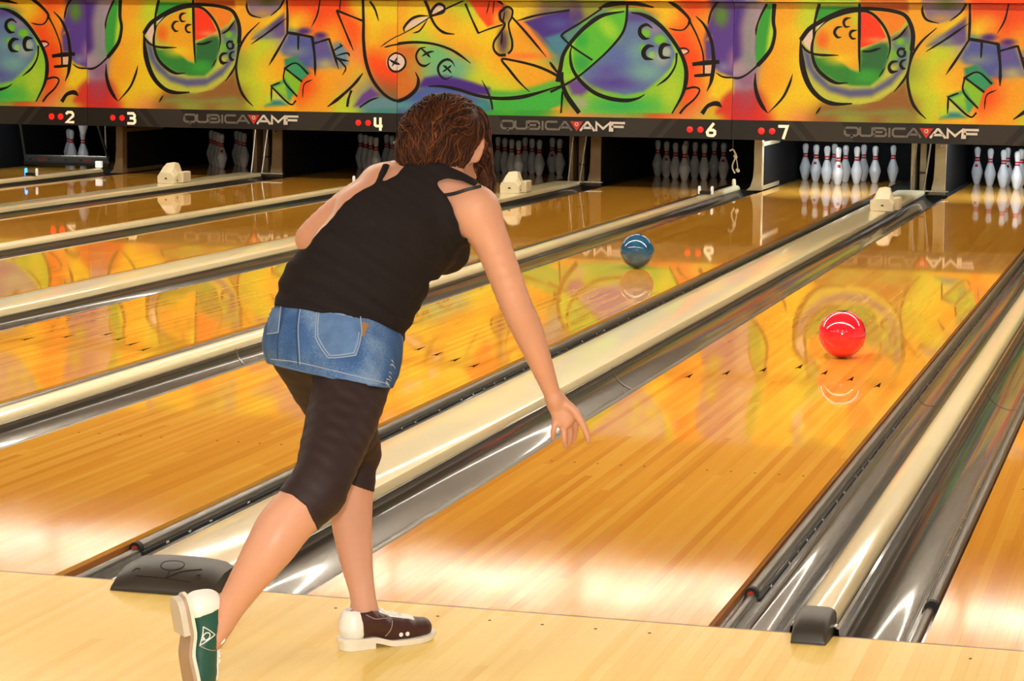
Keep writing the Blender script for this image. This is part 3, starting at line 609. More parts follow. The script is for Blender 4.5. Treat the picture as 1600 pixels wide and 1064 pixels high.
# the upper row of panels carries the same picture turned upside down, only a sliver of it is in frame
mirr = lambda z: 2*Z_TOP-z
UA = colour_grid(XA+.002, XA+PAIR-.002, Z_TOP+.004, 2.40, 140, 26, A_BASE, A_PAINT, mirr)
UB = colour_grid(XB+.002, XB+PAIR-.002, Z_TOP+.004, 2.40, 140, 26, B_BASE, B_PAINT, mirr)
# letters as strokes in a 1 x 1 box
GLY = {'Q': [[(.0,.8),(.15,1),(.85,1),(1,.8),(1,.25),(.85,.05),(.15,.05),(0,.25),(0,.8)],[(.5,.05),(.55,-.18)]], 'U': [[(0,1),(0,.25),(.15,.05),(.85,.05),(1,.25),(1,1)]],
 'B': [[(0,.05),(0,1),(.8,1),(.95,.85),(.95,.65),(.8,.53),(0,.53)],[(.8,.53),(1,.4),(1,.18),(.85,.05),(0,.05)]], 'I': [[(.5,0),(.5,1)]], 'C': [[(1,1),(.15,1),(0,.8),(0,.25),(.15,.05),(1,.05)]],
 'A': [[(0,0),(.45,1),(.55,1),(1,0)],[(.2,.32),(.8,.32)]], 'M': [[(0,0),(0,1),(.5,.25),(1,1),(1,0)]], 'F': [[(0,0),(0,1),(1,1)],[(0,.52),(.9,.52)]]}
DIG = {'1': [[(.3,.8),(.6,1),(.6,0)]], '2': [[(0,.85),(.2,1),(.75,1),(.95,.82),(.95,.62),(0,.0),(1,.0)]], '3': [[(0,1),(.75,1),(.95,.82),(.95,.65),(.75,.52),(.35,.52)],[(.75,.52),(1,.36),(1,.15),(.8,0),(0,0)]],
 '4': [[(.08,1),(.08,.35),(.25,.25),(1,.25)],[(.8,1),(.8,-.12)]], '5': [[(.95,1),(.1,1),(.05,.55),(.7,.55),(.95,.4),(.95,.15),(.75,0),(0,0)]], '6': [[(.75,1.1),(.15,.5),(0,.3),(.1,.05),(.3,0),(.75,0),(.95,.15),(.95,.4),(.75,.52),(.2,.52)]],
 '7': [[(0,1),(1,1),(.55,-.1)]], '8': [[(.2,.53),(.05,.7),(.05,.85),(.2,1),(.8,1),(.95,.85),(.95,.7),(.8,.53),(.2,.53),(0,.35),(0,.15),(.2,0),(.8,0),(1,.15),(1,.35),(.8,.53)]], '9': [[(.25,-.1),(.85,.5),(1,.7),(.9,.95),(.7,1),(.25,1),(.05,.85),(.05,.6),(.25,.48),(.8,.48)]], '0': [[(.2,0),(0,.2),(0,.8),(.2,1),(.8,1),(1,.8),(1,.2),(.8,0),(.2,0)]]}
def write(mb, strokes, x, z, w, h, th, y):
    for st in strokes:
        P = [np.array((x+a*w, z+c*h)) for a, c in st]; n = len(P); vs = []
        for k in range(n):
            t0 = P[k]-P[k-1] if k > 0 else P[1]-P[0]; t1 = P[k+1]-P[k] if k < n-1 else P[-1]-P[-2]
            t0 = t0/np.linalg.norm(t0); t1 = t1/np.linalg.norm(t1)
            n0 = np.array((-t0[1], t0[0])); n1 = np.array((-t1[1], t1[0])); mt = n0+n1; ln = np.linalg.norm(mt)
            mt = n0 if ln < .3 else mt/ln/max(.55, (mt/ln)@n0)
            e = (-t1 if k == 0 else (t0 if k == n-1 else 0*t0))*th*.5
            for s in (1, -1): q = P[k]+e*.6+mt*th/2*s; vs.append((q[0], y, q[1]))
        mb.add(vs, [(2*k, 2*k+1, 2*k+3, 2*k+2) for k in range(n-1)])
def rect(mb, pts, y): mb.add([(x, y, z) for x, z in pts], [tuple(range(len(pts)))])
def mask_unit(x0, lanes, kind, label):
    u = empty('masking_unit', (x0, Y_MASK, 0)); tag(u, label, 'masking unit', 'masking units above the pins')
    W = PAIR
    MB().box(.002, W-.002, .001, .035, Z_STRIP1, Z_TOP).build('panel_back', M['dark'], u)
    pr = link('mural_panel', GA if kind == 'A' else GB, u, (.002, 0, 0))
    link('line_art', SA if kind == 'A' else SB, pr)
    MB().box(.002, W-.002, -.098, .035, Z_TOP+.0035, 2.415).build('upper_panel', M['dark'], u)
    link('upper_mural_panel', UA if kind == 'A' else UB, u, (.002, -.1, 0))
    MB().box(.002, W-.002, -.004, .04, Z_STRIP0, Z_STRIP1-.001, .002).build('number_strip', M['strip'], u)
    y = -.0055; h0, h1 = Z_STRIP0+.002, Z_STRIP1-.003; hh = h1-h0; xm = W/2
    for s in (-1, 1):   # slanted grey fields left and right of the logo field
        for q4 in ([(xm+s*.64, h1), (xm+s*1.02, h1), (xm+s*.86, h0), (xm+s*.51, h0)], [(xm+s*1.10, h1), (xm+s*1.16, h1), (xm+s*1.00, h0), (xm+s*.94, h0)]):
            g = MB(); rect(g, q4, y); g.build('grey_field', M['strip_grey'], u)
    lg = MB(); lw = MB(); tri = MB(); zc = h0+hh*.31; ch = hh*.42; x = xm-.60
    for ch_, w in (('Q', .125), ('U', .115), ('B', .11), ('I', .03), ('C', .11), ('A', .13)):
        write(lg, GLY[ch_], x, zc, w, ch, .020, y-.001); x += w+.017
    rect(tri, [(x-.03, zc+ch*1.12), (x+.10, zc+ch*1.12), (x+.035, zc-ch*.12)], y-.001)
    xq = x+.035
    x += .075
    for ch_, w in (('A', .135), ('M', .135), ('F', .12)):
        write(lw, GLY[ch_], x, zc, w, ch, .022, y-.0016); x += w+.022
    write(lw, GLY['Q'], xq-.014, zc+ch*.58, .028, ch*.34, .007, y-.002)
    lg.build('logo_grey_letters', M['logo_grey'], u); lw.build('logo_white_letters', M['logo_white'], u); tri.build('logo_triangle', plain('logo_red', (206,48,36), 0.5) if 'logo_red' not in bpy.data.materials else bpy.data.materials['logo_red'], u)
    for k, Ln in enumerate(lanes):
        xd = .455 if k == 0 else W-.235
        dg = MB(); s = str(Ln)
        for ci, cc in enumerate(s): write(dg, DIG[cc], xd+ci*.10, h0+hh*.17, .078, hh*.56, .027, y-.001)
        dg.build('lane_number', M['digit'], u)
        for q in range(2):
            led = MB().add([(xd-.168+.103*q+.030*math.cos(a), y-.0045, h0+hh*.47+.030*math.sin(a)) for a in np.linspace(0, 2*math.pi, 17)[:-1]]+[(xd-.168+.103*q, y-.012, h0+hh*.47)], [(i, (i+1) % 16, 16) for i in range(16)])
            led.build('red_light', M['led_on'] if Ln == 2 or (Ln == 7 and q == 0) else M['led'], u, smooth=True)
    return u
mask_unit(CAPX[2]-PAIR, (1, 2), 'A', 'mural masking unit at the left edge of the picture')
mask_unit(CAPX[2], (3, 4), 'B', 'mural masking unit with a two-faced bowl, left of the woman')
mask_unit(CAPX[4], (5, 6), 'A', 'mural masking unit above the woman\'s head, with buttons and a big three-holed ball')
mask_unit(CAPX[6], (7, 8), 'B', 'mural masking unit with a two-faced bowl, right of the woman')
mask_unit(CAPX[8], (9, 10), 'A', 'mural masking unit beyond the right edge of the picture')
# ------------------------------------------------------------------ the dark pit behind the masking
M['pit'] = plain('pit_black', (10,9,9), 0.8)
M['kick'] = plain('kickback_beige', (168,156,124), 0.55, noise=0.18, nscale=14)
M['kick_brown'] = plain('kickback_brown', (120,98,66), 0.6, noise=0.18, nscale=14)
M['kick_side'] = plain('kickback_side', (12,15,19), 0.8, spec=0.2)
M['pin'] = plain('pin_white', (232,234,232), 0.18, coat=0.5)
M['pin_red'] = plain('pin_red', (206,30,40), 0.3)
struct(MB().box(XL, XR, 20.1, 20.2, -.14, 2.4).build('wall_pit', M['pit']))
struct(MB().box(XL, XR, 16.78, 20.1, .98, 1.05).build('ceiling_pit', M['pit']))
for L in range(1, 10):
    x = CAPX[L]
    if L % 2 == 0:      # narrow kickback
        k = empty('kickback', (x+.195, 0, 0)); tag(k, 'narrow beige kickback partition right of %s' % REF[L], 'partition', 'kickback partitions')
        mt = M['kick'] if L >= 6 else M['kick_brown']
        prof = [(-.10, .005), (-.06, .04), (-.035, .12), (-.025, .25), (-.022, .50), (-.022, .97), (.05, .97), (.05, .005)]
        MB().prism([(16.97+.0, .005), (16.97, .97), (17.06, .97), (17.06, .005)], 'x', -.03, .05).build('front_post', mt, k)
        MB().prism(prof, 'y', 16.955, 16.972).build('flared_front', mt, k)
        MB().box(-.03, .05, 17.06, 19.9, .005, .97).build('core_board', M['kick_side'], k)
        MB().box(.0505, .054, 17.08, 17.95, .05, .40, .002).build('side_panel', M['kick_side'], k)
        for z in (.03, .45): MB().box(.0505, .056, 16.98, 17.95, z-.02, z+.02).build('side_rim', mt, k)
        MB().box(-.034, -.031, 17.0, 19.9, .02, .95).build('side_panel', M['pit'], k)
        MB().box(-.43, .05, 17.01, 19.9, -.13, .004).build('foot_board', M['pit'], k)
    else:
        k = empty('kickback', (x+.145, 0, 0)); tag(k, 'wide kickback column with two slanting rods right of %s' % REF[L], 'partition', 'kickback partitions')
        mt = M['kick'] if L >= 7 else M['kick_brown']
        MB().box(-.165, -.125, 17.06, 19.9, .005, .97).build('board', mt, k)
        MB().box(-.09, -.03, 17.14, 17.20, .005, .97, .004).build('inner_post', mt, k)
        MB().box(-.085, -.01, 17.08, 17.14, .20, .215).build('bracket', M['dark_metal'], k)
        pr = [(.00, .005), (.035, .05), (.055, .15), (.062, .30), (.066, .97), (.165, .97), (.165, .005)]
        MB().prism(pr, 'y', 17.02, 17.05).build('flared_front', mt, k)
        MB().box(.12, .165, 17.05, 19.9, .005, .97).build('board', M['kick_side'], k)
        MB().box(-.12, .12, 17.6, 17.66, .005, .97).build('back_board', M['pit'], k)
        for a, c in ((-.10, -.145), (.035, -.03)):
            MB().tube([(a, 17.0, .60), (c, 16.96, .045)], .009, 8).build('rod', M['steel'], k, smooth=True)
        MB().box(-.2, .2, 16.94, 17.0, .035, .05, .004).build('rod_plate', M['steel'], k)
        MB().box(-.48, .19, 17.01, 19.9, -.13, .004).build('foot_board', M['pit'], k)
        MB().lathe([(0, .012), (.009, .008), (.012, 0)], 10, (.13, 16.95, .47)).build('bolt', M['steel'], k)

# pin deck lamps hang behind the masking, one over each pair's lanes
M['lamp_pin'] = {L: lamp_mat('lamp_pin_%d' % L, (222,238,255), s) for L, s in PIN_LAMP.items()}
for L, s in PIN_LAMP.items():
    e = empty('pin_deck_lamp', (LX[L]+LW/2, 17.05, .80)); tag(e, 'pin deck tube lamp hidden behind the masking over %s' % REF[L], 'lamp', 'pin deck lamps')
    MB().box(-.48, .48, -.05, .05, .0, .1795).build('lamp_housing', M['dark_metal'], e)
    MB().box(-.46, .46, -.03, .05, -.03, -.001).build('tube', M['lamp_pin'][L], e)

# ------------------------------------------------------------------ pins
prof = [(.0, 0), (.0258, 0), (.0285, .006), (.0357, .0191), (.0453, .057), (.0532, .0857), (.0605, .1143), (.0594, .131), (.0560, .149), (.0494, .1667), (.0442, .184), (.0370, .206), (.0285, .2254), (.0249, .2413), (.0230, .2540), (.0233, .268), (.0249, .286), (.0280, .3048), (.0318, .3302), (.0323, .343), (.0313, .356), (.0270, .369), (.0185, .3775), (.008, .381), (.0, .3812)]
pb = MB().lathe(prof, 20)
me_pin = mesh_of('pin_body', pb.v, pb.f, M['pin'], True)
def rad(z): return float(np.interp(z, [p[1] for p in prof], [p[0] for p in prof]))
def ring(z0, z1, a0=0, a1=2*math.pi, off=.0006, n=20):
    return MB().lathe([(rad(z0)+.0001, z0-.0008)]+[(rad(z)+off, z) for z in np.linspace(z0, z1, 4)]+[(rad(z1)+.0001, z1+.0008)], n, (0, 0, 0), a0, a1)
r1 = ring(.236, .252); r2 = ring(.262, .278); rc = ring(.178, .204, -.36, .36, .0007, 5)
me_s1 = mesh_of('stripe', r1.v, r1.f, M['pin_red'], True); me_s2 = mesh_of('stripe', r2.v, r2.f, M['pin_red'], True); me_em = mesh_of('emblem', rc.v, rc.f, M['pin_red'], True)
PINS = {1: (0, 0), 2: (-.5, 1), 3: (.5, 1), 4: (-1, 2), 5: (0, 2), 6: (1, 2), 7: (-1.5, 3), 8: (-.5, 3), 9: (.5, 3), 10: (1.5, 3)}
PN = {1: 'front pin', 2: 'second row left', 3: 'second row right', 4: 'third row left', 5: 'third row middle', 6: 'third row right',
      7: 'back row far left', 8: 'back row second from left', 9: 'back row third from left', 10: 'back row far right'}
RACK = {3: 'in the rack at far left', 4: 'in the rack left of the woman', 5: 'in the rack beside the woman\'s head', 6: 'in the middle rack', 7: 'in the brightly lit full rack', 8: 'in the rack at the right edge'}
def pin(loc, label, group, em):
    o = empty('bowling_pin', loc); tag(o, label, 'bowling pin', group)
    o.rotation_euler = (0, 0, random.uniform(-.4, .4)+(-1.35 if em else 1.6))
    link('body', me_pin, o); link('neck_stripe', me_s1, o); link('neck_stripe', me_s2, o); link('emblem', me_em, o)
    return o
for L in (3, 4, 5, 6, 7, 8):
    for n, (a, r) in PINS.items():
        if L == 6 and n == 10: continue
        if L == 8 and n in (3, 6, 9, 10) and False: continue
        pin((LX[L]+LW/2+a*.3048, 18.29+r*.264, 0), 'white bowling pin, %s, %s' % (PN[n], RACK[L]), 'bowling pins %s' % RACK[L],
            (L, n) in ((6, 4), (6, 6), (5, 9), (8, 7), (7, 4), (8, 8), (7, 1), (3, 1), (4, 9)))

# lane 2: sweep bar lowered while the setter works
sw = empty('sweep_bar', (LX[2], 17.75, 0)); tag(sw, 'lowered dark sweep bar with bolts across the leftmost visible lane', 'sweep bar')
M['bar'] = plain('bar_grey', (70,74,74), 0.4, 0.4)
MB().box(.02, LW-.02, -.015, .015, .05, .115, .004).build('bar_board', M['bar'], sw)
MB().box(.02, LW-.02, -.03, .02, .022, .050, .004).build('rubber_edge', M['dark'], sw)
MB().box(.02, LW-.02, -.012, .02, .115, .132, .004).build('top_rail', M['steel'], sw)
for x in (.10, .33, .52, .70, .90): MB().tube([(x, -.015, .083), (x, -.024, .083)], .011, 8).build('bolt', M['dark'], sw)
for x in (.24, .78): MB().box(x-.05, x+.05, -.0165, -.015, .066, .10).build('red_patch', plain('patch_red', (110,50,44), 0.6) if 'patch_red' not in bpy.data.materials else bpy.data.materials['patch_red'], sw)
for s, x in ((1, .03), (-1, LW-.03)):
    MB().tube([(x, 0, .08), (x+s*.05, -.25, .62)], .014, 8).build('swing_arm', M['bar'], sw, smooth=True)
MB().tube([(LW-.06, -.02, .50), (LW-.05, -.02, .12)], .010, 8).build('link_rod', M['kick'], sw, smooth=True)
for (u, v, y), lab in (((112, 246, 18.4), 'bowling pin standing behind the sweep bar, second from its right end'), ((130, 247, 18.3), 'bowling pin standing behind the right end of the sweep bar'), ((108, 244, 18.62), 'dim bowling pin behind the middle of the sweep bar')):
    p = at_y(u, v, y); pin((p[0], y, 0), lab, 'pins behind the sweep bar', False)
p = at_y(130, 215, 18.02); hp = pin((p[0], 18.02, .352), 'bowling pin lifted by the pin setter at far left', 'pins behind the sweep bar', False)
hp.parent = None
ps = empty('pin_setter', (LX[2], 18.1, 0)); tag(ps, 'dark pin setter table holding a lifted pin at far left', 'pin setter')
MB().box(.05, LW-.05, -.2, .9, .80, .9795).build('setter_table', M['dark_metal'], ps)
MB().tube([(p[0]-LX[2], -.08, .80), (p[0]-LX[2], -.08, .735)], .05, 12).build('pin_cup', M['dark_metal'], ps, smooth=True)

# ------------------------------------------------------------------ small things on the caps far down the lanes
M['box_cream'] = plain('camera_box_cream', (236,224,190), 0.4)
def score_camera(L, y, label, dx=0.0):
    e = empty('scoring_camera', (CAPX[L]+dx, y, .0540)); tag(e, label, 'camera', 'scoring cameras on the wide caps')
    # faceted hood: sections along y, pointing back towards the pins
    secs = []
    for yy, hw, h, z0 in ((-.10, .085, .10, .0), (-.085, .092, .115, .0), (-.03, .092, .155, .0), (.02, .070, .190, .0), (.10, .066, .190, .0), (.14, .060, .165, .0)):
        oct_ = [(-hw, z0), (-hw*1.02, h*.55), (-hw*.62, h*.96), (0, h), (hw*.62, h*.96), (hw*1.02, h*.55), (hw, z0)]
        secs.append([(x, yy, z) for x, z in oct_])
    n = 7; vs = [q for s in secs for q in s]; fs = []
    for k in range(len(secs)-1):
        for i in range(n): fs.append((k*n+i, k*n+(i+1) % n, (k+1)*n+(i+1) % n, (k+1)*n+i))
    fs += [tuple(range(n)), tuple((len(secs)-1)*n+i for i in range(n))]
    MB().add(vs, fs).build('hood', M['box_cream'], e)
    MB().box(.06, .125, .02, .20, .0, .105, .010).build('side_box', M['box_cream'], e)
    MB().box(-.115, -.06, .0, .12, .0, .085, .010).build('side_box', M['box_cream'], e)
    MB().prism([(-.016, .040), (.016, .040), (.0, .056)], 'y', -.106, -.099).build('sensor_window', M['dark'], e)
    MB().box(.071, .0935, -.06, -.04, .02, .035).build('vent_hole', M['dark'], e)
score_camera(7, 14.05, 'cream faceted scoring camera on the wide cap beside the red ball lane', .10)
score_camera(5, 14.95, 'cream scoring camera right of the woman\'s shoulder')
score_camera(3, 14.95, 'cream scoring camera at far left beside the pins')
M['reflector'] = plain('reflector_glow_white', (240,240,235), 0.2, emit=(240,240,235), emit_s=0.15)  # slight glow put into the lens material to keep it bright
M['reflector_blue'] = plain('indicator_blue', (60,130,230), 0.2, emit=(40,130,255), emit_s=2.5)
def sensor(L, y, label, blue=False):
    e = empty('ball_sensor', (CAPX[L], y, .0565)); tag(e, label, 'sensor', 'ball sensors on the narrow caps')
    MB().box(-.05, .05, -.04, .04, .0, .03, .008).build('sensor_base', M['dark_metal'], e)
    for k, dx in enumerate((-.058, .058)):
        MB().lathe([(0, .075), (.012, .068), (.015, .05), (.013, .0)], 10, (dx, 0, .0)).build('sensor_lens', M['reflector_blue'] if blue and k == 0 else M['reflector'], e, smooth=True)
sensor(6, 15.45, 'pair of small white sensor lenses on the cap left of the blue ball lane')
sensor(4, 15.55, 'pair of small white sensor lenses left of the woman\'s shoulder')
sensor(2, 15.40, 'pair of small sensor lenses, one blue, at the far left edge', True)
p = at_z(205, 263, .03)
wb = MB().box(-.034, .034, -.02, .02, 0, .068, .004).build('reflector_block', plain('block_glow_white', (245,245,240), 0.3, emit=(245,245,240), emit_s=0.3)); wb.location = (CAPX[2]+.0, 16.9, .060)  # its brightness is a glow in the material, the block is no lamp
tag(wb, 'small bright white block at the end of a cap at far left', 'reflector')
pg = empty('end_peg', (CAPX[6]-.01, 16.88, .055)); tag(pg, 'small cream peg at the end of the narrow cap left of the brightly lit pins', 'peg')
MB().lathe([(0, .062), (.014, .058), (.019, .045), (.019, 0)], 12).build('peg_body', M['box_cream'], pg, smooth=True)
# cords hanging at the narrow kickbacks
M['cord'] = plain('cord_white', (232,226,204), 0.3)
for L, du, lab in ((6, 0, 'looped white cord with plugs hanging beside the middle rack of pins'), (4, -534, 'white cord hanging just left of the woman\'s head')):
    y = 16.93
    def W(u, v): q = at_y(u, v, y); return np.array((q[0], y, q[2]))
    base = W(1148+du*.985, 240-(13 if du else 0)); sc = 1.0/158
    e = empty('hanging_cord', tuple(base)); tag(e, lab, 'cord', 'hanging cords')
    f = lambda a, b_: np.array((a*sc, 0.0, -b_*sc))
    MB().tube(catmull([f(-8, -4), f(-3, -6), f(0, -2), f(2, 4), f(-2, 14), f(-3, 22), f(1, 30)], 5), .008, 6).build('cord_loop', M['cord'], e, smooth=True)
    MB().tube(catmull([f(2, 4), f(4, 14), f(5, 22)], 5), .005, 6).build('cord_loop', M['cord'], e, smooth=True)
    for a, b_ in ((1, 4), (5, 25)): MB().tube([f(a-2, b_-2), f(a, b_), f(a+2, b_+3)], [.010, .020, .012], 8).build('plug', M['cord'], e, smooth=True)
    MB().tube([f(-3, -6), f(-3, -28), np.array((-3*sc, 0.0, .9795-base[2]))], .004, 6).build('cord_drop', M['kick_brown'], e)

# ------------------------------------------------------------------ bowling balls
def ball(loc, col, lab, dark, rot):
    e = empty('bowling_ball', loc); tag(e, lab, 'bowling ball', 'bowling balls rolling down the lanes')
    e.rotation_euler = rot
    R = .1085; bm = bmesh.new(); bmesh.ops.create_uvsphere(bm, u_segments=64, v_segments=32, radius=R)
    me = bpy.data.meshes.new('ball_body'); bm.to_mesh(me); bm.free(); me.polygons.foreach_set('use_smooth', [True]*len(me.polygons))
    m, nt, b = new_mat('ball_%s' % lab.split()[1]); N = nt.nodes.new
    tc = N('ShaderNodeTexCoord'); n = N('ShaderNodeTexNoise'); n.inputs['Scale'].default_value = 9; n.inputs['Detail'].default_value = 5; n.inputs['Distortion'].default_value = 1.6
    cr = N('ShaderNodeValToRGB'); cr.color_ramp.elements[0].position = .32; cr.color_ramp.elements[1].position = .68
    cr.color_ramp.elements[0].color = rgba(dark); cr.color_ramp.elements[1].color = rgba(col)
    nt.links.new(tc.outputs['Object'], n.inputs['Vector']); nt.links.new(n.outputs['Fac'], cr.inputs[0]); nt.links.new(cr.outputs[0], b.inputs['Base Color'])
    b.inputs['Roughness'].default_value = .12; b.inputs['Coat Weight'].default_value = 1; b.inputs['Coat Roughness'].default_value = .03
    me.materials.append(m); link('ball_body', me, e)
    for a, c in ((.10, 1.2), (-.16, 1.15), (-.02, 1.45)):   # finger holes on the far upper side
        d = np.array((math.cos(c)*math.sin(a*3), math.cos(c)*math.cos(a*3), math.sin(c)))
        MB().tube([d*(R-.004), d*(R+.0004)], .012, 14).build('finger_hole', M['dark'], e)
pr_ = at_z(1316, 522, .1085); ball((pr_[0], pr_[1], .1086), (255,36,60), 'glossy red bowling ball on the near lane', (244,20,44), (.3, 0, .2))
pb_ = at_z(995.5, 392, .1085); ball((pb_[0], pb_[1], .1086), (24,104,146), 'marbled blue bowling ball on the lane to the left', (10,64,106), (.3, .2, .4))
# ------------------------------------------------------------------ the bowler
# surfaces are grown from a skeleton of tapered limbs (a signed distance field turned into one mesh)
class Cone:
    def __init__(s, a, b, ra, rb, k=.02, flat=None):
        s.a = np.asarray(a, float); s.b = np.asarray(b, float); s.ra = ra; s.rb = rb; s.k = k; s.flat = flat
        s.c = (s.a+s.b)/2; s.R = np.linalg.norm(s.b-s.a)/2+max(ra, rb)
    def d(s, P):
        ab = s.b-s.a; L = ab@ab+1e-12; q = P-s.a
        t = np.clip((q@ab)/L, 0, 1); w = q-t[:, None]*ab
        if s.flat is not None:
            n, f = s.flat; w = w+np.outer(w@n, n)*(f-1)
        return np.sqrt((w*w).sum(1))-(s.ra+(s.rb-s.ra)*t)
class Ell:
    def __init__(s, c, axes, r, k=.04):
        s.c = np.asarray(c, float); s.A = np.asarray(axes, float); s.r = np.asarray(r, float); s.k = k; s.R = float(max(r))
    def d(s, P):
        q = (P-s.c)@s.A.T
        k0 = np.sqrt(((q/s.r)**2).sum(1)); k1 = np.sqrt(((q/(s.r**2))**2).sum(1))+1e-9
        return np.where(k0 < 1e-3, -s.r.min(), k0*(k0-1)/k1)
def ell_px(u, v, d, a, c, b, ang, k=.04):
    t = math.radians(ang); ac = math.cos(t)*RGT-math.sin(t)*UPV; al = math.sin(t)*RGT+math.cos(t)*UPV
    m_ = d/FPX
    return Ell(PX(u, v, d), [ac, al, FWD], (a*m_, c*m_, b), k)
class Limb:
    """a chain of tapered cones, softened only where two lengths meet"""
    def __init__(s, cones, k):
        s.cs = cones; s.k = k; P = np.array([c.a for c in cones]+[cones[-1].b]); s.c = (P.min(0)+P.max(0))/2
        s.R = np.linalg.norm(P-s.c, axis=1).max()+max(max(c.ra, c.rb) for c in cones)
    def d(s, P):
        D = None
        for c in s.cs:
            d = c.d(P)
            if D is None: D = d
            else:
                h = np.clip(.5+.5*(D-d)/.006, 0, 1); D = D*(1-h)+d*h-.006*h*(1-h)*.35
        return D
def chain(pts, k=.02, flat=None, sub=5):
    """joints are (u, v, depth, radius); the limb runs through them as a smooth curve"""
    Q = np.array([tuple(PX(*p[:3]))+(p[3],) for p in pts])
    C = np.array(catmull([q for q in Q], sub)) if len(Q) > 2 else Q
    return [Limb([Cone(a[:3], b_[:3], a[3], b_[3]) for a, b_ in zip(C[:-1], C[1:])], k)]
def field(prims, P, off=0.0, kmul=1.0):
    D = np.full(len(P), 9.0)
    for pr in prims:
        m_ = ((P-pr.c)**2).sum(1) < (pr.R+.09)**2
        if not m_.any(): continue
        d = pr.d(P[m_]); c = D[m_]; k = pr.k*kmul
        h = np.clip(.5+.5*(c-d)/k, 0, 1)
        r = c*(1-h)+d*h-k*h*(1-h)
        D[m_] = np.where(c > 5, d, r)
    return D-off
def surface(f, lo, hi, h):
    """sparse evaluation on a grid, then naive surface nets"""
    lo = np.asarray(lo, float); n = np.ceil((np.asarray(hi)-lo)/h/10).astype(int)*10
    nb_ = n//10; BI = np.stack(np.meshgrid(*[np.arange(q) for q in nb_], indexing='ij'), -1).reshape(-1, 3)
    ctr = lo+(BI*10+5)*h; dc = f(ctr); near = np.abs(dc) < 10*h*.866*1.25+.012
    D = np.empty(tuple(n), np.float32)
    D.reshape(nb_[0], 10, nb_[1], 10, nb_[2], 10)[:] = np.where(dc < 0, -1.0, 1.0).reshape(nb_[0], 1, nb_[1], 1, nb_[2], 1)
    g = np.stack(np.meshgrid(*[np.arange(10)]*3, indexing='ij'), -1).reshape(-1, 3)
    NB = BI[near]
    for s in range(0, len(NB), 400):
        idx = (NB[s:s+400, None, :]*10+g[None]).reshape(-1, 3)
        D[idx[:, 0], idx[:, 1], idx[:, 2]] = f(lo+idx*h)
    S_ = D < 0
    cells = np.zeros(tuple(n-1), np.int8)
    for dx in (0, 1):
        for dy in (0, 1):
            for dz in (0, 1): cells += S_[dx:n[0]-1+dx, dy:n[1]-1+dy, dz:n[2]-1+dz]
    act = np.argwhere((cells > 0) & (cells < 8))
    vid = -np.ones(tuple(n-1), np.int32); vid[act[:, 0], act[:, 1], act[:, 2]] = np.arange(len(act))
    corner = np.array([(a, b_, c) for a in (0, 1) for b_ in (0, 1) for c in (0, 1)])
    vals = np.stack([D[act[:, 0]+c[0], act[:, 1]+c[1], act[:, 2]+c[2]] for c in corner], 1).astype(float)
    acc = np.zeros((len(act), 3)); cnt = np.zeros(len(act))
    for i in range(8):
        for j in range(i+1, 8):
            if np.abs(corner[i]-corner[j]).sum() != 1: continue
            a, b_ = vals[:, i], vals[:, j]; m_ = (a < 0) != (b_ < 0)
            t = np.where(m_, a/(a-b_+1e-20), 0); t = np.clip(t, 0, 1)
            p = corner[i]+t[:, None]*(corner[j]-corner[i]); acc[m_] += p[m_]; cnt[m_] += 1
    V = lo+(act+acc/np.maximum(cnt, 1)[:, None])*h
    F = []
    for ax in range(3):
        o = [1, 1, 1]; o[ax] = 0
        b1, b2 = [(1, 2), (2, 0), (0, 1)][ax]
        sl0 = [slice(1, n[q]-1) for q in range(3)]; sl0[ax] = slice(0, n[ax]-1)
        sl1 = list(sl0); sl1[ax] = slice(1, n[ax])
        A, B_ = S_[tuple(sl0)], S_[tuple(sl1)]
        e = np.argwhere(A != B_)
        if not len(e): continue
        base = e.copy(); flip = A[e[:, 0], e[:, 1], e[:, 2]]
        off_ = np.ones(3, int); off_[ax] = 0; base = base+off_
        def cid(d1, d2):
            c = base.copy(); c[:, b1] += d1; c[:, b2] += d2; return vid[c[:, 0], c[:, 1], c[:, 2]]
        q = np.stack([cid(-1, -1), cid(0, -1), cid(0, 0), cid(-1, 0)], 1)
        q[~flip] = q[~flip][:, ::-1]; F.append(q)
    F = np.concatenate(F); F = F[(F >= 0).all(1)]
    return V, F
def relax(V, F, it=2, lam=.5):
    n = len(V)
    for _ in range(it):
        acc = np.zeros_like(V); cnt = np.zeros(n)
        for a, b_ in ((0, 1), (1, 2), (2, 3), (3, 0)):
            np.add.at(acc, F[:, a], V[F[:, b_]]); np.add.at(acc, F[:, b_], V[F[:, a]]); np.add.at(cnt, F[:, a], 1); np.add.at(cnt, F[:, b_], 1)
        V = V+lam*(acc/np.maximum(cnt, 1)[:, None]-V)
    return V
def px_sd(poly, P, d0=5.45):
    U, V = project(P); return poly_sd(poly, U, V)*d0/FPX

SK = []      # skeleton
torso = [ell_px(520,526,5.42,91,60,.110,13,.05), ell_px(482,536,5.385,50,44,.085,10,.04), ell_px(552,556,5.365,52,48,.085,10,.04), ell_px(541,464,5.44,96,60,.098,19,.06),
         ell_px(575,410,5.47,93,56,.098,27,.06), ell_px(612,357,5.51,98,60,.106,29,.06), ell_px(655,314,5.535,90,40,.082,27,.05),
         ell_px(688,384,5.60,38,36,.058,25,.04), ell_px(604,396,5.61,36,34,.05,25,.04)]
yoke = chain([(598,292,5.575,.047),(652,283,5.55,.050),(700,293,5.53,.050),(742,330,5.475,.052)], .045)
neck = chain([(676,288,5.55,.056),(690,262,5.575,.052),(706,236,5.61,.050)], .03)
armR = chain([(743,330,5.47,.057),(772,388,5.475,.0415),(806,476,5.50,.0375),(823,513,5.525,.0365),(842,560,5.55,.029),(861,610,5.58,.0205),(867,624,5.585,.021)], .022)
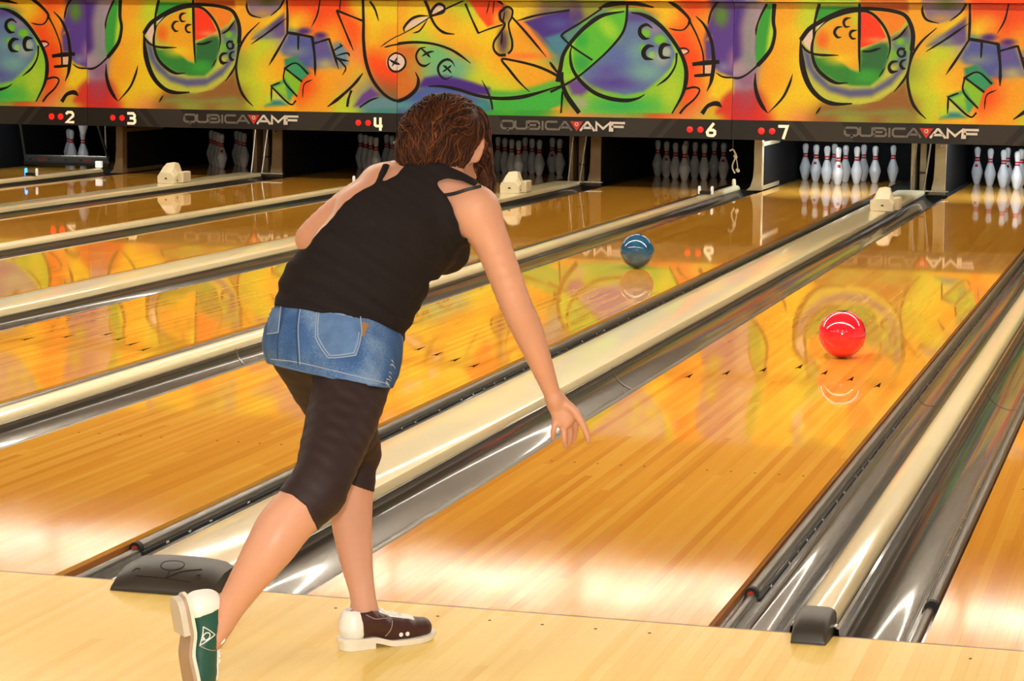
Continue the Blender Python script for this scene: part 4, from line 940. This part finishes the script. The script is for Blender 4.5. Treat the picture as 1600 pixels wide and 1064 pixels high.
armL = chain([(595,294,5.58,.049),(540,325,5.66,.041),(488,368,5.73,.036),(492,376,5.76,.035),(540,398,5.79,.031),(590,412,5.80,.021)], .022)
legL = chain([(482,545,5.43,.084),(525,628,5.58,.073),(558,700,5.735,.054),(553,730,5.735,.050),(549,800,5.71,.0505),(556,870,5.66,.040),(566,925,5.615,.0305),(570,958,5.60,.034)], .03)
legR = chain([(558,562,5.375,.086),(537,645,5.27,.0765),(508,735,5.15,.0605),(494,768,5.125,.056)], .03)+chain([(494,768,5.125,.056),(447,818,5.09,.0575),(424,852,5.075,.0535),(390,902,5.07,.0410),(364,942,5.075,.0325),(346,972,5.08,.030),(330,1000,5.08,.027)], .02)
handdir = np.array((.38, .92))
palm = [ell_px(875,639,5.595,17,30,.0125,-24,.018), ell_px(883,654,5.605,19,13,.0115,-24,.016)]
def finger(pts): return chain(pts, .0045, None, 3)
fingR = finger([(869,655,5.60,.0088),(866,668,5.592,.0078),(864,678,5.60,.0070),(864,686,5.615,.0058)])+\
        finger([(879,660,5.605,.0092),(881,676,5.60,.0082),(882,688,5.605,.0074),(884,697,5.62,.0060)])+\
        finger([(889,660,5.615,.0092),(890,677,5.62,.0083),(889,690,5.632,.0075),(887,700,5.65,.0060)])+\
        finger([(897,655,5.62,.0090),(899,670,5.635,.0080),(897,682,5.65,.0072),(895,691,5.665,.0058)])+\
        finger([(880,628,5.59,.0125),(898,643,5.585,.0105),(911,664,5.585,.0088),(917,679,5.59,.0078),(920,691,5.60,.0060)])
handL = [ell_px(612,414,5.80,26,17,.013,8,.012)]+finger([(634,405,5.80,.009),(650,402,5.79,.008),(662,405,5.775,.007)])+finger([(636,413,5.80,.009),(654,413,5.79,.008),(667,416,5.775,.007)])+\
        finger([(634,421,5.80,.009),(651,423,5.79,.008),(663,427,5.775,.007)])+finger([(630,428,5.80,.0085),(644,432,5.79,.0075),(653,436,5.78,.0065)])+finger([(600,406,5.80,.012),(616,394,5.795,.010),(632,388,5.785,.008)])
# head: its own frame, looking down the lane to the right
ha = math.radians(30); HF = math.sin(ha)*RGT+math.cos(ha)*FWD-.12*UPV; HF /= np.linalg.norm(HF)
HU = UPV-HF*(UPV@HF); HU /= np.linalg.norm(HU); HR = np.cross(HF, HU)
HC = PX(706, 219, 5.63)
def hp(f, r, u): return HC+HF*f+HR*r+HU*u
HA = [HR, HF, HU]
head = [Ell(hp(-.004, 0, .012), HA, (.074, .092, .082), .03), Ell(hp(.034, 0, -.045), HA, (.056, .052, .062), .03), Ell(hp(.052, 0, -.085), HA, (.030, .030, .026), .02),
        Cone(hp(.086, 0, -.004), hp(.099, 0, -.036), .008, .0105, .014), Ell(hp(.083, 0, -.066), HA, (.024, .012, .010), .008),
        Ell(hp(.084, .030, .014), HA, (.026, .010, .008), .012), Ell(hp(.084, -.030, .014), HA, (.026, .010, .008), .012), Ell(hp(.060, .048, -.03), HA, (.018, .022, .022), .02), Ell(hp(.060, -.048, -.03), HA, (.018, .022, .022), .02)]
for s_ in (1, -1):   # ears: rim and lobe
    rim = [hp(-.004+.016*math.sin(t)-.006, s_*(.074+.010*math.cos(t/1.3)), -.026+.028*math.cos(t)) for t in np.linspace(-.4, 2.9, 7)]
    for p_, q_ in zip(rim[:-1], rim[1:]): head.append(Cone(p_, q_, .0068, .0068, .006))
    head.append(Ell(hp(-.002, s_*.073, -.032), [HR, HF, HU], (.008, .015, .024), .006))
body_prims = torso+yoke+neck+armR+armL+legL+legR+head+palm+fingR+handL
LO = np.array((-.16, -1.32, -.02)); HI = np.array((.98, .16, 1.42))
V, F = surface(lambda P: field(body_prims, P), LO, HI, .0042)
V = relax(V, F, 2, .35)

M['skin'] = plain('skin', (208,154,128), 0.42, noise=0.05, nscale=14, sss=0.06, spec=0.35)
M['tank'] = plain('black_jersey', (30,24,25), 0.85, noise=0.15, nscale=60, bump=0.3, spec=0.2)
M['legging'] = plain('black_legging', (44,30,33), 0.6, noise=0.1, nscale=40, spec=0.3)
M['strap'] = plain('strap_black', (22,18,19), 0.6)
person = empty('person', tuple(at_z(600, 1005, 0))); person_loc = np.array(person.location)
tag(person, 'person in black tank top, denim skirt and bowling shoes, bent forward after releasing a ball', 'person')
def pobj(name, V, F, mat, parent=None, smooth=True):
    o = link(name, mesh_of(name, np.asarray(V)-person_loc, F, mat, smooth), parent or person); return o
body = pobj('body', V, F, M['skin'])
body['label'] = 'bare skin of arms, neck and calves'
# --- tank top
TANK = [(395,470),(424,478),(480,484),(540,493),(590,511),(627,533),(660,540),(670,440),(735,425),(735,372),(722,372),(716,350),(708,326),(698,306),(686,293),(681,284),(700,279),(722,282),(742,291),(748,284),(720,268),(690,255),(640,252),(629,262),(622,271),(606,281),(596,285),(606,256),(598,256),(587,286),(560,300),(540,315),(525,334),(505,354),(478,389),(440,385),(410,430)]
tank_prims = torso+yoke+chain([(676,288,5.55,.056),(686,270,5.57,.053)], .03)
f_tank = lambda P: np.maximum(field(tank_prims, P, .0158), px_sd(TANK, P))
def bumpy(V, amp, sc, seed):
    ph = np.random.RandomState(seed).rand(6)*6.28
    n = np.sin(V[:, 0]*sc+ph[0]+2*np.sin(V[:, 2]*sc*.6+ph[1]))*np.sin(V[:, 2]*sc*1.3+ph[2])+.5*np.sin(V@np.array((1.1, .7, 1.9))*sc*1.7+ph[3])
    return amp*n
def normals(V, F):
    a = V[F[:, 2]]-V[F[:, 0]]; b_ = V[F[:, 3]]-V[F[:, 1]]; n = np.cross(a, b_); N = np.zeros_like(V)
    for i in range(4): np.add.at(N, F[:, i], n)
    return N/(np.linalg.norm(N, axis=1)[:, None]+1e-12)
tv, tf = surface(f_tank, PX(400, 560, 5.2)-.25, PX(760, 230, 5.6)+.25, .0045)
tv = relax(tv, tf, 2, .4); tn = normals(tv, tf)
# soft folds running across the lower back
al = math.sin(math.radians(20))*RGT+math.cos(math.radians(20))*UPV; ac = math.cos(math.radians(20))*RGT-math.sin(math.radians(20))*UPV
hgt = (tv-PX(560, 500, 5.42))@al; acr = (tv-PX(560, 500, 5.42))@ac
fold = .0022*np.sin(hgt*150+9*acr+2*np.sin(acr*16))*np.exp(-((hgt-.02)/.07)**2)+.0018*np.sin(hgt*80-14*acr)*np.exp(-((hgt-.16)/.09)**2)
tv = tv+tn*(fold+bumpy(tv, .0008, 60, 1))[:, None]
pobj('tank_top', tv, tf, M['tank'])['label'] = 'black ribbed tank top with racer back'
# --- skirt
SKIRT = [(395,468),(424,472),(480,477),(540,486),(590,503),(640,528),(660,540),(640,585),(614,607),(600,606),(550,596),(500,587),(455,578),(431,571),(395,562)]
skirt_prims = [torso[0], torso[1], torso[2], torso[3]]+chain([(482,545,5.43,.084),(525,628,5.58,.076)], .06)+chain([(556,562,5.375,.084),(540,645,5.27,.080)], .06)
f_skirt = lambda P: np.maximum(field(skirt_prims, P, .0095), px_sd(SKIRT, P))
sv, sf = surface(f_skirt, PX(400, 640, 5.2)-.22, PX(660, 440, 5.5)+.22, .0042)
sv = relax(sv, sf, 2, .4); sv = sv+normals(sv, sf)*bumpy(sv, .0011, 45, 4)[:, None]
m, nt, b = new_mat('denim'); N = nt.nodes.new; tc = N('ShaderNodeTexCoord')
n1 = N('ShaderNodeTexNoise'); n1.inputs['Scale'].default_value = 11; n1.inputs['Detail'].default_value = 6; n2 = N('ShaderNodeTexNoise'); n2.inputs['Scale'].default_value = 320
mp = N('ShaderNodeMapping'); mp.inputs['Scale'].default_value = (1, 1, .45)
nt.links.new(tc.outputs['Object'], mp.inputs[0]); nt.links.new(mp.outputs[0], n1.inputs['Vector']); nt.links.new(tc.outputs['Object'], n2.inputs['Vector'])
ad = N('ShaderNodeMath'); ad.operation = 'MULTIPLY_ADD'; nt.links.new(n2.outputs['Fac'], ad.inputs[0]); ad.inputs[1].default_value = .35; nt.links.new(n1.outputs['Fac'], ad.inputs[2])
cr = N('ShaderNodeValToRGB'); e_ = cr.color_ramp.elements; e_[0].position = .42; e_[0].color = rgba((38,68,118)); e_[1].position = .95; e_[1].color = rgba((132,160,196)); q_ = e_.new(.66); q_.color = rgba((66,100,152))
nt.links.new(ad.outputs[0], cr.inputs[0]); nt.links.new(cr.outputs[0], b.inputs['Base Color']); b.inputs['Roughness'].default_value = .85; b.inputs['Specular IOR Level'].default_value = .2
M['denim'] = m
M['denim_light'] = plain('denim_faded', (84,118,166), 0.85, noise=0.5, nscale=34)
M['stitch'] = plain('stitch_thread', (150,168,190), 0.8); M['seam'] = plain('denim_seam', (44,66,104), 0.85)
M['leather'] = plain('leather_tag', (150,112,74), 0.7)
skirt = pobj('skirt', sv, sf, M['denim']); skirt['label'] = 'short faded blue denim skirt'
sk_bvh = BVHTree.FromPolygons([Vector(p) for p in sv], sf.tolist())
def hit(bvh, u, v, off=0.0, fallback=5.4):
    r = ray(u, v); r = r/np.linalg.norm(r)
    h = bvh.ray_cast(Vector(CAM), Vector(r))
    if h[0] is None: return None
    nn = np.array(h[1]); nn = nn if nn@r < 0 else -nn
    return np.array(h[0])+nn*off
def on_line(bvh, pts, off, n=8):
    out = [hit(bvh, q[0], q[1], off) for q in catmull(pts, n)]
    return [q for q in out if q is not None]
def patch(bvh, poly, off, step=3.0):
    from mathutils.geometry import delaunay_2d_cdt
    P = []; E_ = []
    n = len(poly)
    for i in range(n):
        a = np.array(poly[i], float); b_ = np.array(poly[(i+1) % n], float); k = max(1, int(np.linalg.norm(b_-a)/step))
        for j in range(k): P.append(a+(b_-a)*j/k)
    m_ = len(P); E_ = [(i, (i+1) % m_) for i in range(m_)]
    xs = np.arange(min(p[0] for p in poly), max(p[0] for p in poly), step); ys = np.arange(min(p[1] for p in poly), max(p[1] for p in poly), step)
    X, Y = np.meshgrid(xs, ys); sd = poly_sd(poly, X, Y); P += [np.array(q) for q in zip(X[sd < -step*.6], Y[sd < -step*.6])]
    r = delaunay_2d_cdt([Vector(p) for p in P], E_, [], 1, 1e-4)
    pts = [hit(bvh, q[0], q[1], off) for q in r[0]]
    ok = [q is not None for q in pts]; vs = [q if q is not None else np.zeros(3) for q in pts]
    return np.array(vs), [tuple(f) for f in r[2] if all(ok[i] for i in f)]
def stitch(name, pts, r, mat, bvh=None, parent=None, off=.0005):
    L = on_line(bvh or sk_bvh, pts, off)
    if len(L) < 2: return
    mb = MB().tube([q-person_loc for q in L], r, 5); o = mb.build(name, mat, parent or skirt, smooth=True); return o
POCK = [(496,491),(520,490),(545,496),(563,504),(564,522),(556,556),(514,560),(493,528)]
pv, pf = patch(sk_bvh, POCK, .0022); pobj('back_pocket', pv, pf, M['denim_light'], skirt)
POCK2 = [(420,482),(440,482),(437,519),(419,521)]
pv, pf = patch(sk_bvh, POCK2, .0022); pobj('back_pocket', pv, pf, M['denim_light'], skirt)
pv, pf = patch(sk_bvh, [(566,503),(576,507),(568,528),(564,524)], .003); pobj('leather_tag', pv, pf, M['leather'], skirt)
for pts in ([(496,484),(494,505),(493,528)], [(493,528),(503,545),(514,560)], [(514,560),(535,559),(556,556)], [(556,556),(561,540),(565,520)], [(565,520),(564,508),(563,496)], [(499,486),(497,506),(497,527)], [(497,527),(506,542),(516,556)], [(516,556),(535,555),(553,552)], [(553,552),(558,537),(561,520)]):
    stitch('pocket_stitch', pts, .0013, M['stitch'], off=.0026)
stitch('pocket_stitch', [(440,480),(438,500),(436,520)], .0013, M['stitch'], off=.0026); stitch('pocket_stitch', [(436,520),(428,521),(419,522)], .0013, M['stitch'], off=.0026)
stitch('seam', [(467,478),(463,510),(464,540),(466,570)], .0016, M['seam']); stitch('seam_stitch', [(470,478),(466,510),(467,540),(469,570)], .001, M['stitch'])
stitch('seam', [(444,478),(440,505),(434,530),(434,560)], .0014, M['seam']); 
stitch('hem_stitch', [(424,561),(465,566),(520,579),(570,591),(604,599)], .0012, M['stitch']); stitch('hem_edge', [(431,569),(465,578),(520,590),(570,600),(606,604)], .0022, M['denim_light'])
0 and stitch('waist_seam', [(428,490),(470,492),(520,496),(560,506),(600,520)], .0012, M['seam'])
fr = MB()
for k in range(9):
    t = random.random(); u0 = 616-10*t+random.uniform(-2, 1); v0 = 562+38*t; h0_ = hit(sk_bvh, u0-3, v0, .001)
    if h0_ is None: h0_ = hit(sk_bvh, u0-8, v0, .001)
    if h0_ is None: continue
    q = h0_+RGT*random.uniform(.004, .010)-UPV*random.uniform(.002, .012); fr.tube([h0_-person_loc, (h0_+q)/2+UPV*.002-person_loc, q-person_loc], [.0009, .0006, .0003], 4)
if fr.v: o = fr.build('frayed_threads', plain('thread_white', (186,188,194), 0.9), skirt); o['kind'] = 'stuff'
# --- leggings
LEGR = [(380,520),(660,520),(660,640),(610,700),(565,790),(520,845),(497,832),(491,818),(478,791),(458,774),(437,766),(400,758)]
LEGL = [(380,500),(660,500),(660,780),(600,774),(580,768),(560,761),(540,755),(500,745),(380,700)]
SEAT = [(380,490),(660,490),(660,616),(380,616)]
f_leg = lambda P: np.minimum(np.maximum(field([torso[0], torso[1], torso[2]]+legR+legL, P, .0046), px_sd(SEAT, P)), np.minimum(np.maximum(field([torso[0], torso[2]]+legR, P, .0046), px_sd(LEGR, P, 5.2)), np.maximum(field([torso[0], torso[1]]+legL, P, .0046), px_sd(LEGL, P, 5.7))))
lv, lf = surface(f_leg, PX(400, 860, 5.0)-.2, PX(640, 500, 5.8)+.2, .0045); lv = relax(lv, lf, 2, .4)
lv = lv+normals(lv, lf)*(bumpy(lv, .0009, 55, 9))[:, None]
pobj('leggings', lv, lf, M['legging'])['label'] = 'black leggings ending below the knee'
# --- straps
body_bvh = BVHTree.FromPolygons([Vector(p) for p in V], F.tolist())
def strap(pts, w):
    L = on_line(body_bvh, pts, .0015, 10)
    if len(L) < 3: return
    vs = []
    for k in range(len(L)):
        t = L[min(k+1, len(L)-1)]-L[max(k-1, 0)]; t /= np.linalg.norm(t)+1e-9; n_ = CAM-L[k]; n_ = n_/np.linalg.norm(n_); s2 = np.cross(t, n_); s2 /= np.linalg.norm(s2)+1e-9
        for a, b_ in ((1, 0), (1, .003), (-1, .003), (-1, 0)): vs.append(L[k]+s2*w*a+n_*b_-person_loc)
    fs = [(4*k+i, 4*k+(i+1) % 4, 4*k+4+(i+1) % 4, 4*k+4+i) for k in range(len(L)-1) for i in range(4)]
    MB().add(vs, fs).build('strap', M['strap'], person, smooth=True)
strap([(688,306),(710,303),(730,297),(752,292)], .0042); strap([(607,258),(602,270),(592,286)], .0036)

# --- eyes
M['eye_white'] = plain('eye_white', (214,206,198), 0.3); M['iris'] = plain('iris_brown', (52,34,24), 0.2); M['lip'] = plain('lip', (176,96,88), 0.5); M['brow'] = plain('brow', (66,38,24), 0.7)
def ball_at(c, r, mat, name, parent):
    mb = MB().lathe([(1e-4, -r)]+[(r*math.cos(t), r*math.sin(t)) for t in np.linspace(-1.4, 1.4, 9)]+[(1e-4, r)], 14, c-person_loc); return mb.build(name, mat, parent, smooth=True)
for s_ in (1, -1):
    ey = ball_at(hp(.0715, s_*.029, -.001), .0105, M['eye_white'], 'eye', person); ball_at(hp(.0785, s_*.029, -.001), .0046, M['iris'], 'iris', ey)
    MB().tube([hp(.0935-.0002*(k-3)**2, s_*(.016+.0045*k), .019+.0010*k-.0003*k*k)-person_loc for k in range(7)], [.0012, .0022, .0026, .0026, .0022, .0018, .001], 5).build('eyebrow', M['brow'], person, smooth=True)
MB().tube([hp(.0945-.00045*k*k, .0045*k, -.066)-person_loc for k in range(-4, 5)], [.0012, .003, .0040, .0046, .0046, .0046, .0040, .003, .0012], 6).build('lips', M['lip'], person, smooth=True)

# --- hair: a soft mass gathered at the back, covered with strands
hair_prims = [Ell(hp(-.010, 0, .012), HA, (.085, .097, .089), .03), ell_px(690,200,5.57,57,45,.075,0,.04), ell_px(664,222,5.535,42,46,.062,8,.035), ell_px(655,240,5.525,32,28,.05,0,.03), ell_px(688,250,5.545,36,22,.045,0,.03)]+\
             chain([(738,190,5.615,.030),(752,230,5.61,.020),(757,262,5.60,.018),(766,300,5.59,.009)], .02)
FACE_CUT = Ell(hp(.085, 0, -.035), HA, (.070, .062, .085), .01); EAR_CUT = Ell(hp(-.004, .086, -.034), HA, (.032, .027, .042), .01)
f_hair = lambda P: np.maximum(np.maximum(field(hair_prims, P), -field([FACE_CUT], P)), -field([EAR_CUT], P))
hv, hf = surface(f_hair, PX(690, 310, 5.5)-.2, PX(700, 140, 5.65)+.2, .0042); hv = relax(hv, hf, 2, .4); hn = normals(hv, hf)
m, nt, b = new_mat('brown_hair'); N = nt.nodes.new
at_ = N('ShaderNodeVertexColor'); at_.layer_name = 'strand'; tc = N('ShaderNodeTexCoord'); nz = N('ShaderNodeTexNoise'); nz.inputs['Scale'].default_value = 26; nz.inputs['Detail'].default_value = 5
nt.links.new(tc.outputs['Object'], nz.inputs['Vector'])
cr = N('ShaderNodeValToRGB'); e_ = cr.color_ramp.elements; e_[0].position = .25; e_[0].color = rgba((32,17,12)); e_[1].position = .85; e_[1].color = rgba((124,70,32)); q_ = e_.new(.55); q_.color = rgba((72,38,22))
ad = N('ShaderNodeMath'); ad.operation = 'MULTIPLY_ADD'; nt.links.new(at_.outputs['Color'], ad.inputs[0]); ad.inputs[1].default_value = .62; 
mu = N('ShaderNodeMath'); mu.operation = 'MULTIPLY'; nt.links.new(nz.outputs['Fac'], mu.inputs[0]); mu.inputs[1].default_value = .42; nt.links.new(mu.outputs[0], ad.inputs[2])
nt.links.new(ad.outputs[0], cr.inputs[0]); nt.links.new(cr.outputs[0], b.inputs['Base Color']); b.inputs['Roughness'].default_value = .6; b.inputs['Specular IOR Level'].default_value = .2
M['hair'] = m
def colour_attr(me, vals):
    ca = me.color_attributes.new('strand', 'FLOAT_COLOR', 'POINT'); a = np.repeat(np.asarray(vals, np.float32)[:, None], 4, 1); a[:, 3] = 1; ca.data.foreach_set('color', a.ravel())
hair = pobj('hair', hv, hf, M['hair']); hair['label'] = 'wavy brown hair gathered at the back of the head'
colour_attr(hair.data, np.full(len(hv), .35))
hair_bvh = BVHTree.FromPolygons([Vector(p) for p in hv], hf.tolist())
rs = np.random.RandomState(11); KNOT = PX(668, 215, 5.47); SV = []; SFc = []; SC = []
seeds = rs.choice(len(hv), 1500)
for sidx in seeds:
    p = hv[sidx].copy(); n_ = hn[sidx].copy()
    U_, V_ = project(p)
    pts = []; L_ = rs.randint(7, 15); ph = rs.rand()*6.28; amp = rs.uniform(.15, .8); lift = rs.uniform(.0005, .0065); step = .0085
    lock = U_ > 742
    for k in range(L_):
        if lock: g = -UPV+.22*RGT
        else:
            g = KNOT-p; dist = np.linalg.norm(g); g = g/dist
            if V_ > 205 or dist < .05: g = .25*g-UPV*.9+.15*HR*math.sin(ph)
        side = np.cross(n_, g); g = g+side*amp*math.sin(ph+k*.75)
        g = g-n_*(g@n_); g /= np.linalg.norm(g)+1e-9
        pts.append(p+n_*lift*math.sin(math.pi*min(1, (k+.6)/L_)))
        p = p+g*step; h = hair_bvh.find_nearest(Vector(p))
        if h[0] is None: break
        end_free = k > L_-4 and not lock and V_ > 225
        if not end_free: p = np.array(h[0]); 
        n2_ = np.array(h[1]); n_ = n2_/np.linalg.norm(n2_)
    if len(pts) < 4: continue
    m_ = len(pts); r0 = rs.uniform(.0011, .0026); mb = MB().tube([q-person_loc for q in pts], [r0*(.35+.65*math.sin(math.pi*min(.98, (k+.7)/m_))) for k in range(m_)], 4, False)
    o_ = len(SV); SV += mb.v; SFc += [tuple(i+o_ for i in f) for f in mb.f]; cval = np.clip(rs.normal(.45, .26), 0, 1); SC += [cval]*len(mb.v)
st = link('hair_strands', mesh_of('hair_strands', SV, SFc, M['hair'], True), hair); st['kind'] = 'stuff'; colour_attr(st.data, SC)
# a few stray hairs
# --- shoes
def heel_lift(x): t = np.clip((.135-np.asarray(x))/.06, 0, 1); return .014*t*t*(3-2*t)
def toe_lift(x): t = np.clip((np.asarray(x)-.19)/.07, 0, 1); return .006*t*t
def bend(P):
    P = np.array(P, float); P[:, 2] += heel_lift(P[:, 0])+toe_lift(P[:, 0]); return P
def shoe_parts():
    """shoe in its own frame: x forward from the heel, y sideways, z up; 0.262 long"""
    up = [Limb([Cone((.038,0,.040),(.110,0,.042),.034,.036), Cone((.110,0,.042),(.175,.003,.030),.036,.037), Cone((.175,.003,.030),(.224,.004,.025),.037,.029)], .02),
          Limb([Cone((.036,0,.040),(.034,0,.060),.033,.030), Cone((.034,0,.060),(.070,0,.058),.030,.031)], .016)]
    cut_open = Ell((.058,0,.108), np.eye(3), (.052,.030,.042), .01)
    def upper(P, off=0.0):
        d = field(up, P, off); d = np.maximum(d, .013-P[:, 2]); return np.maximum(d, -cut_open.d(P))
    lo, hi = np.array((-.012,-.06,.0)), np.array((.28,.06,.13)); h = .003
    out = {}
    out['upper'] = surface(lambda P: upper(P), lo, hi, h)
    out['heel_panel'] = surface(lambda P: np.maximum(upper(P, .0016), P[:, 0]-.046+.10*(P[:, 2]-.05)), lo, hi, h)
    out['tongue'] = surface(lambda P: np.maximum(np.maximum(np.maximum(upper(P, .0028), np.abs(P[:, 1]-.002)-.015-.05*(P[:, 0]-.1)), np.maximum(.100-P[:, 0], P[:, 0]-.198)), .040-P[:, 2]), lo, hi, h)
    return {k: (relax(v[0], v[1], 2, .4), v[1]) for k, v in out.items()}
SHOE = shoe_parts()
M['shoe_brown'] = plain('shoe_brown_leather', (62,30,30), 0.4, noise=0.1, nscale=60); M['shoe_green'] = plain('shoe_green_leather', (16,80,72), 0.4, noise=0.1, nscale=60)
M['shoe_white'] = plain('shoe_white_leather', (236,236,234), 0.35); M['sole_white'] = plain('sole_cream', (232,226,212), 0.5); M['sole_tan'] = plain('sole_leather', (176,150,128), 0.6, noise=0.15, nscale=40); M['heel_grey'] = plain('heel_rubber', (206,198,186), 0.6)
def sole_outline(o=0.0):
    pts = [(-.002,0),(.004,-.022),(.025,-.033),(.07,-.034),(.115,-.034),(.16,-.041),(.20,-.041),(.235,-.031),(.256,-.012),(.260,.006),(.254,.022),(.235,.036),(.20,.043),(.16,.041),(.115,.035),(.07,.034),(.025,.033),(.004,.022)]
    c = [np.array(q) for q in pts]; c = catmull(c+[c[0]], 4)[:-1]
    return [tuple(q*(1+o*8)+np.array((-o*1.0, 0))) for q in c]
def make_shoe(name_label, mat, frame, emblem):
    """frame: 4x4 placing the shoe; a part of the person"""
    Mx = np.array(frame)
    def T(P): P = bend(P); return P@Mx[:3, :3].T+Mx[:3, 3]-person_loc
    uv, uf = SHOE['upper']; shoe = link('bowling_shoe', mesh_of('bowling_shoe', T(uv), uf, mat, True), person); shoe['label'] = name_label
    for nm, mt in (('heel_panel', M['shoe_white']), ('tongue', M['shoe_white'])):
        v_, f_ = SHOE[nm]; link(nm, mesh_of(nm, T(v_), f_, mt, True), shoe)
    def slab(nm, poly, z0, z1, mt):
        mb = MB().prism(poly, 'z', z0, z1); mb.v = [tuple(q) for q in T(mb.v)]; o = mb.build(nm, mt, shoe)
        bm = bmesh.new(); bm.from_mesh(o.data); bmesh.ops.triangulate(bm, faces=[f for f in bm.faces if len(f.verts) > 4]); bm.to_mesh(o.data); bm.free(); return o
    slab('welt', sole_outline(.004), .0075, .0145, M['sole_white'])
    slab('sole', sole_outline(), .0, .0075, M['sole_tan'] if emblem else M['sole_white'])
    hl = [q for q in sole_outline() if q[0] < .082]; hl = sorted(hl, key=lambda q: math.atan2(q[1], q[0]-.04))
    slab('heel_block', hl, -.014, .0005, M['heel_grey'] if emblem else M['sole_white'])
    # laces, eyelets, side stitching
    bv = BVHTree.FromPolygons([Vector(q) for q in SHOE['tongue'][0]], SHOE['tongue'][1].tolist()); bu = BVHTree.FromPolygons([Vector(q) for q in uv], uf.tolist())
    lace = MB()
    for k, x in enumerate((.108, .124, .140, .156)):
        for s2 in (1, -1):
            pts = []
            for t in np.linspace(-1, 1, 7):
                h = bv.ray_cast(Vector((x+.010*t*s2, .018*t, .2)), Vector((0, 0, -1)))
                if h[0] is not None: pts.append(np.array(h[0])+np.array((0, 0, .002)))
            if len(pts) > 2: lace.tube(T(pts), .0022, 5)
    for s2 in (1, -1):
        bow = [np.array((.108, 0, .080)), np.array((.104, s2*.012, .088)), np.array((.114, s2*.026, .082)), np.array((.121, s2*.018, .075)), np.array((.110, 0, .080))]
        lace.tube(T(catmull(bow, 5)), .0022, 5)
    lace.build('lace', M['shoe_white'], shoe, smooth=True)
    for s2 in (1, -1):
        def side(x, z, off=.0008):
            h = bu.ray_cast(Vector((x, s2*.2, z)), Vector((0, -s2, 0))); return np.array(h[0])+np.array((0, s2*off, 0)) if h[0] is not None else None
        def sline(pts, r, mt, nm):
            L_ = [side(*q) for q in catmull(pts, 6)]; L_ = [q for q in L_ if q is not None]
            if len(L_) > 2: mb = MB().tube(T(L_), r, 5); mb.build(nm, mt, shoe, smooth=True)
        tm = M['stitch_pale']
        sline([(.130,.064),(.122,.045),(.108,.022)], .0009, tm, 'side_stitch'); sline([(.056,.074),(.080,.062),(.105,.066),(.118,.070)], .0009, tm, 'collar_stitch')
        if emblem:
            sline([(.070,.030),(.108,.024)], .0012, M['shoe_white'], 'emblem_line'); sline([(.108,.024),(.094,.056)], .0012, M['shoe_white'], 'emblem_line'); sline([(.094,.056),(.070,.030)], .0012, M['shoe_white'], 'emblem_line')
            sline([(.092+.0075*math.cos(t), .036+.0075*math.sin(t)) for t in np.linspace(0, 6.28, 12)], .0013, M['shoe_white'], 'emblem_ring'); sline([(.094,.032),(.099,.027)], .0012, M['shoe_white'], 'emblem_tail')
        else:
            for x in (.150, .168):
                q = side(x, .028, .0)
                if q is not None: mb = MB().tube(T([q, q+np.array((0, s2*.0018, 0))]), .0052, 12); mb.build('eyelet', M['shoe_white'], shoe)
    return shoe
M['stitch_pale'] = plain('stitch_pale', (170,150,140), 0.7)
def frame_from(o, x, z, k=1.0):
    x = np.asarray(x, float); x /= np.linalg.norm(x); z = np.asarray(z, float); z = z-x*(z@x); z /= np.linalg.norm(z); y = np.cross(z, x)
    Fm = np.eye(4); Fm[:3, 0] = x; Fm[:3, 1] = y; Fm[:3, 2] = z; Fm[:3, :3] *= k; Fm[:3, 3] = o; return Fm
h_, t_ = at_z(532, 1015, .0), at_z(672, 997, .0); dirn = t_-h_; dirn[2] = 0; dirn /= np.linalg.norm(dirn)
make_shoe('brown leather bowling shoe with white heel and laces, flat on the floor', M['shoe_brown'], frame_from(h_+np.array((0, 0, .0005)), dirn, (0, 0, 1), .95), False)
fx = -UPV*1.0+RGT*.16+FWD*.16; fz = RGT*.86+FWD*.42+UPV*.10
make_shoe('green leather bowling shoe with white heel, toe down and heel raised', M['shoe_green'], frame_from(PX(270, 934, 5.035), fx, fz), True)
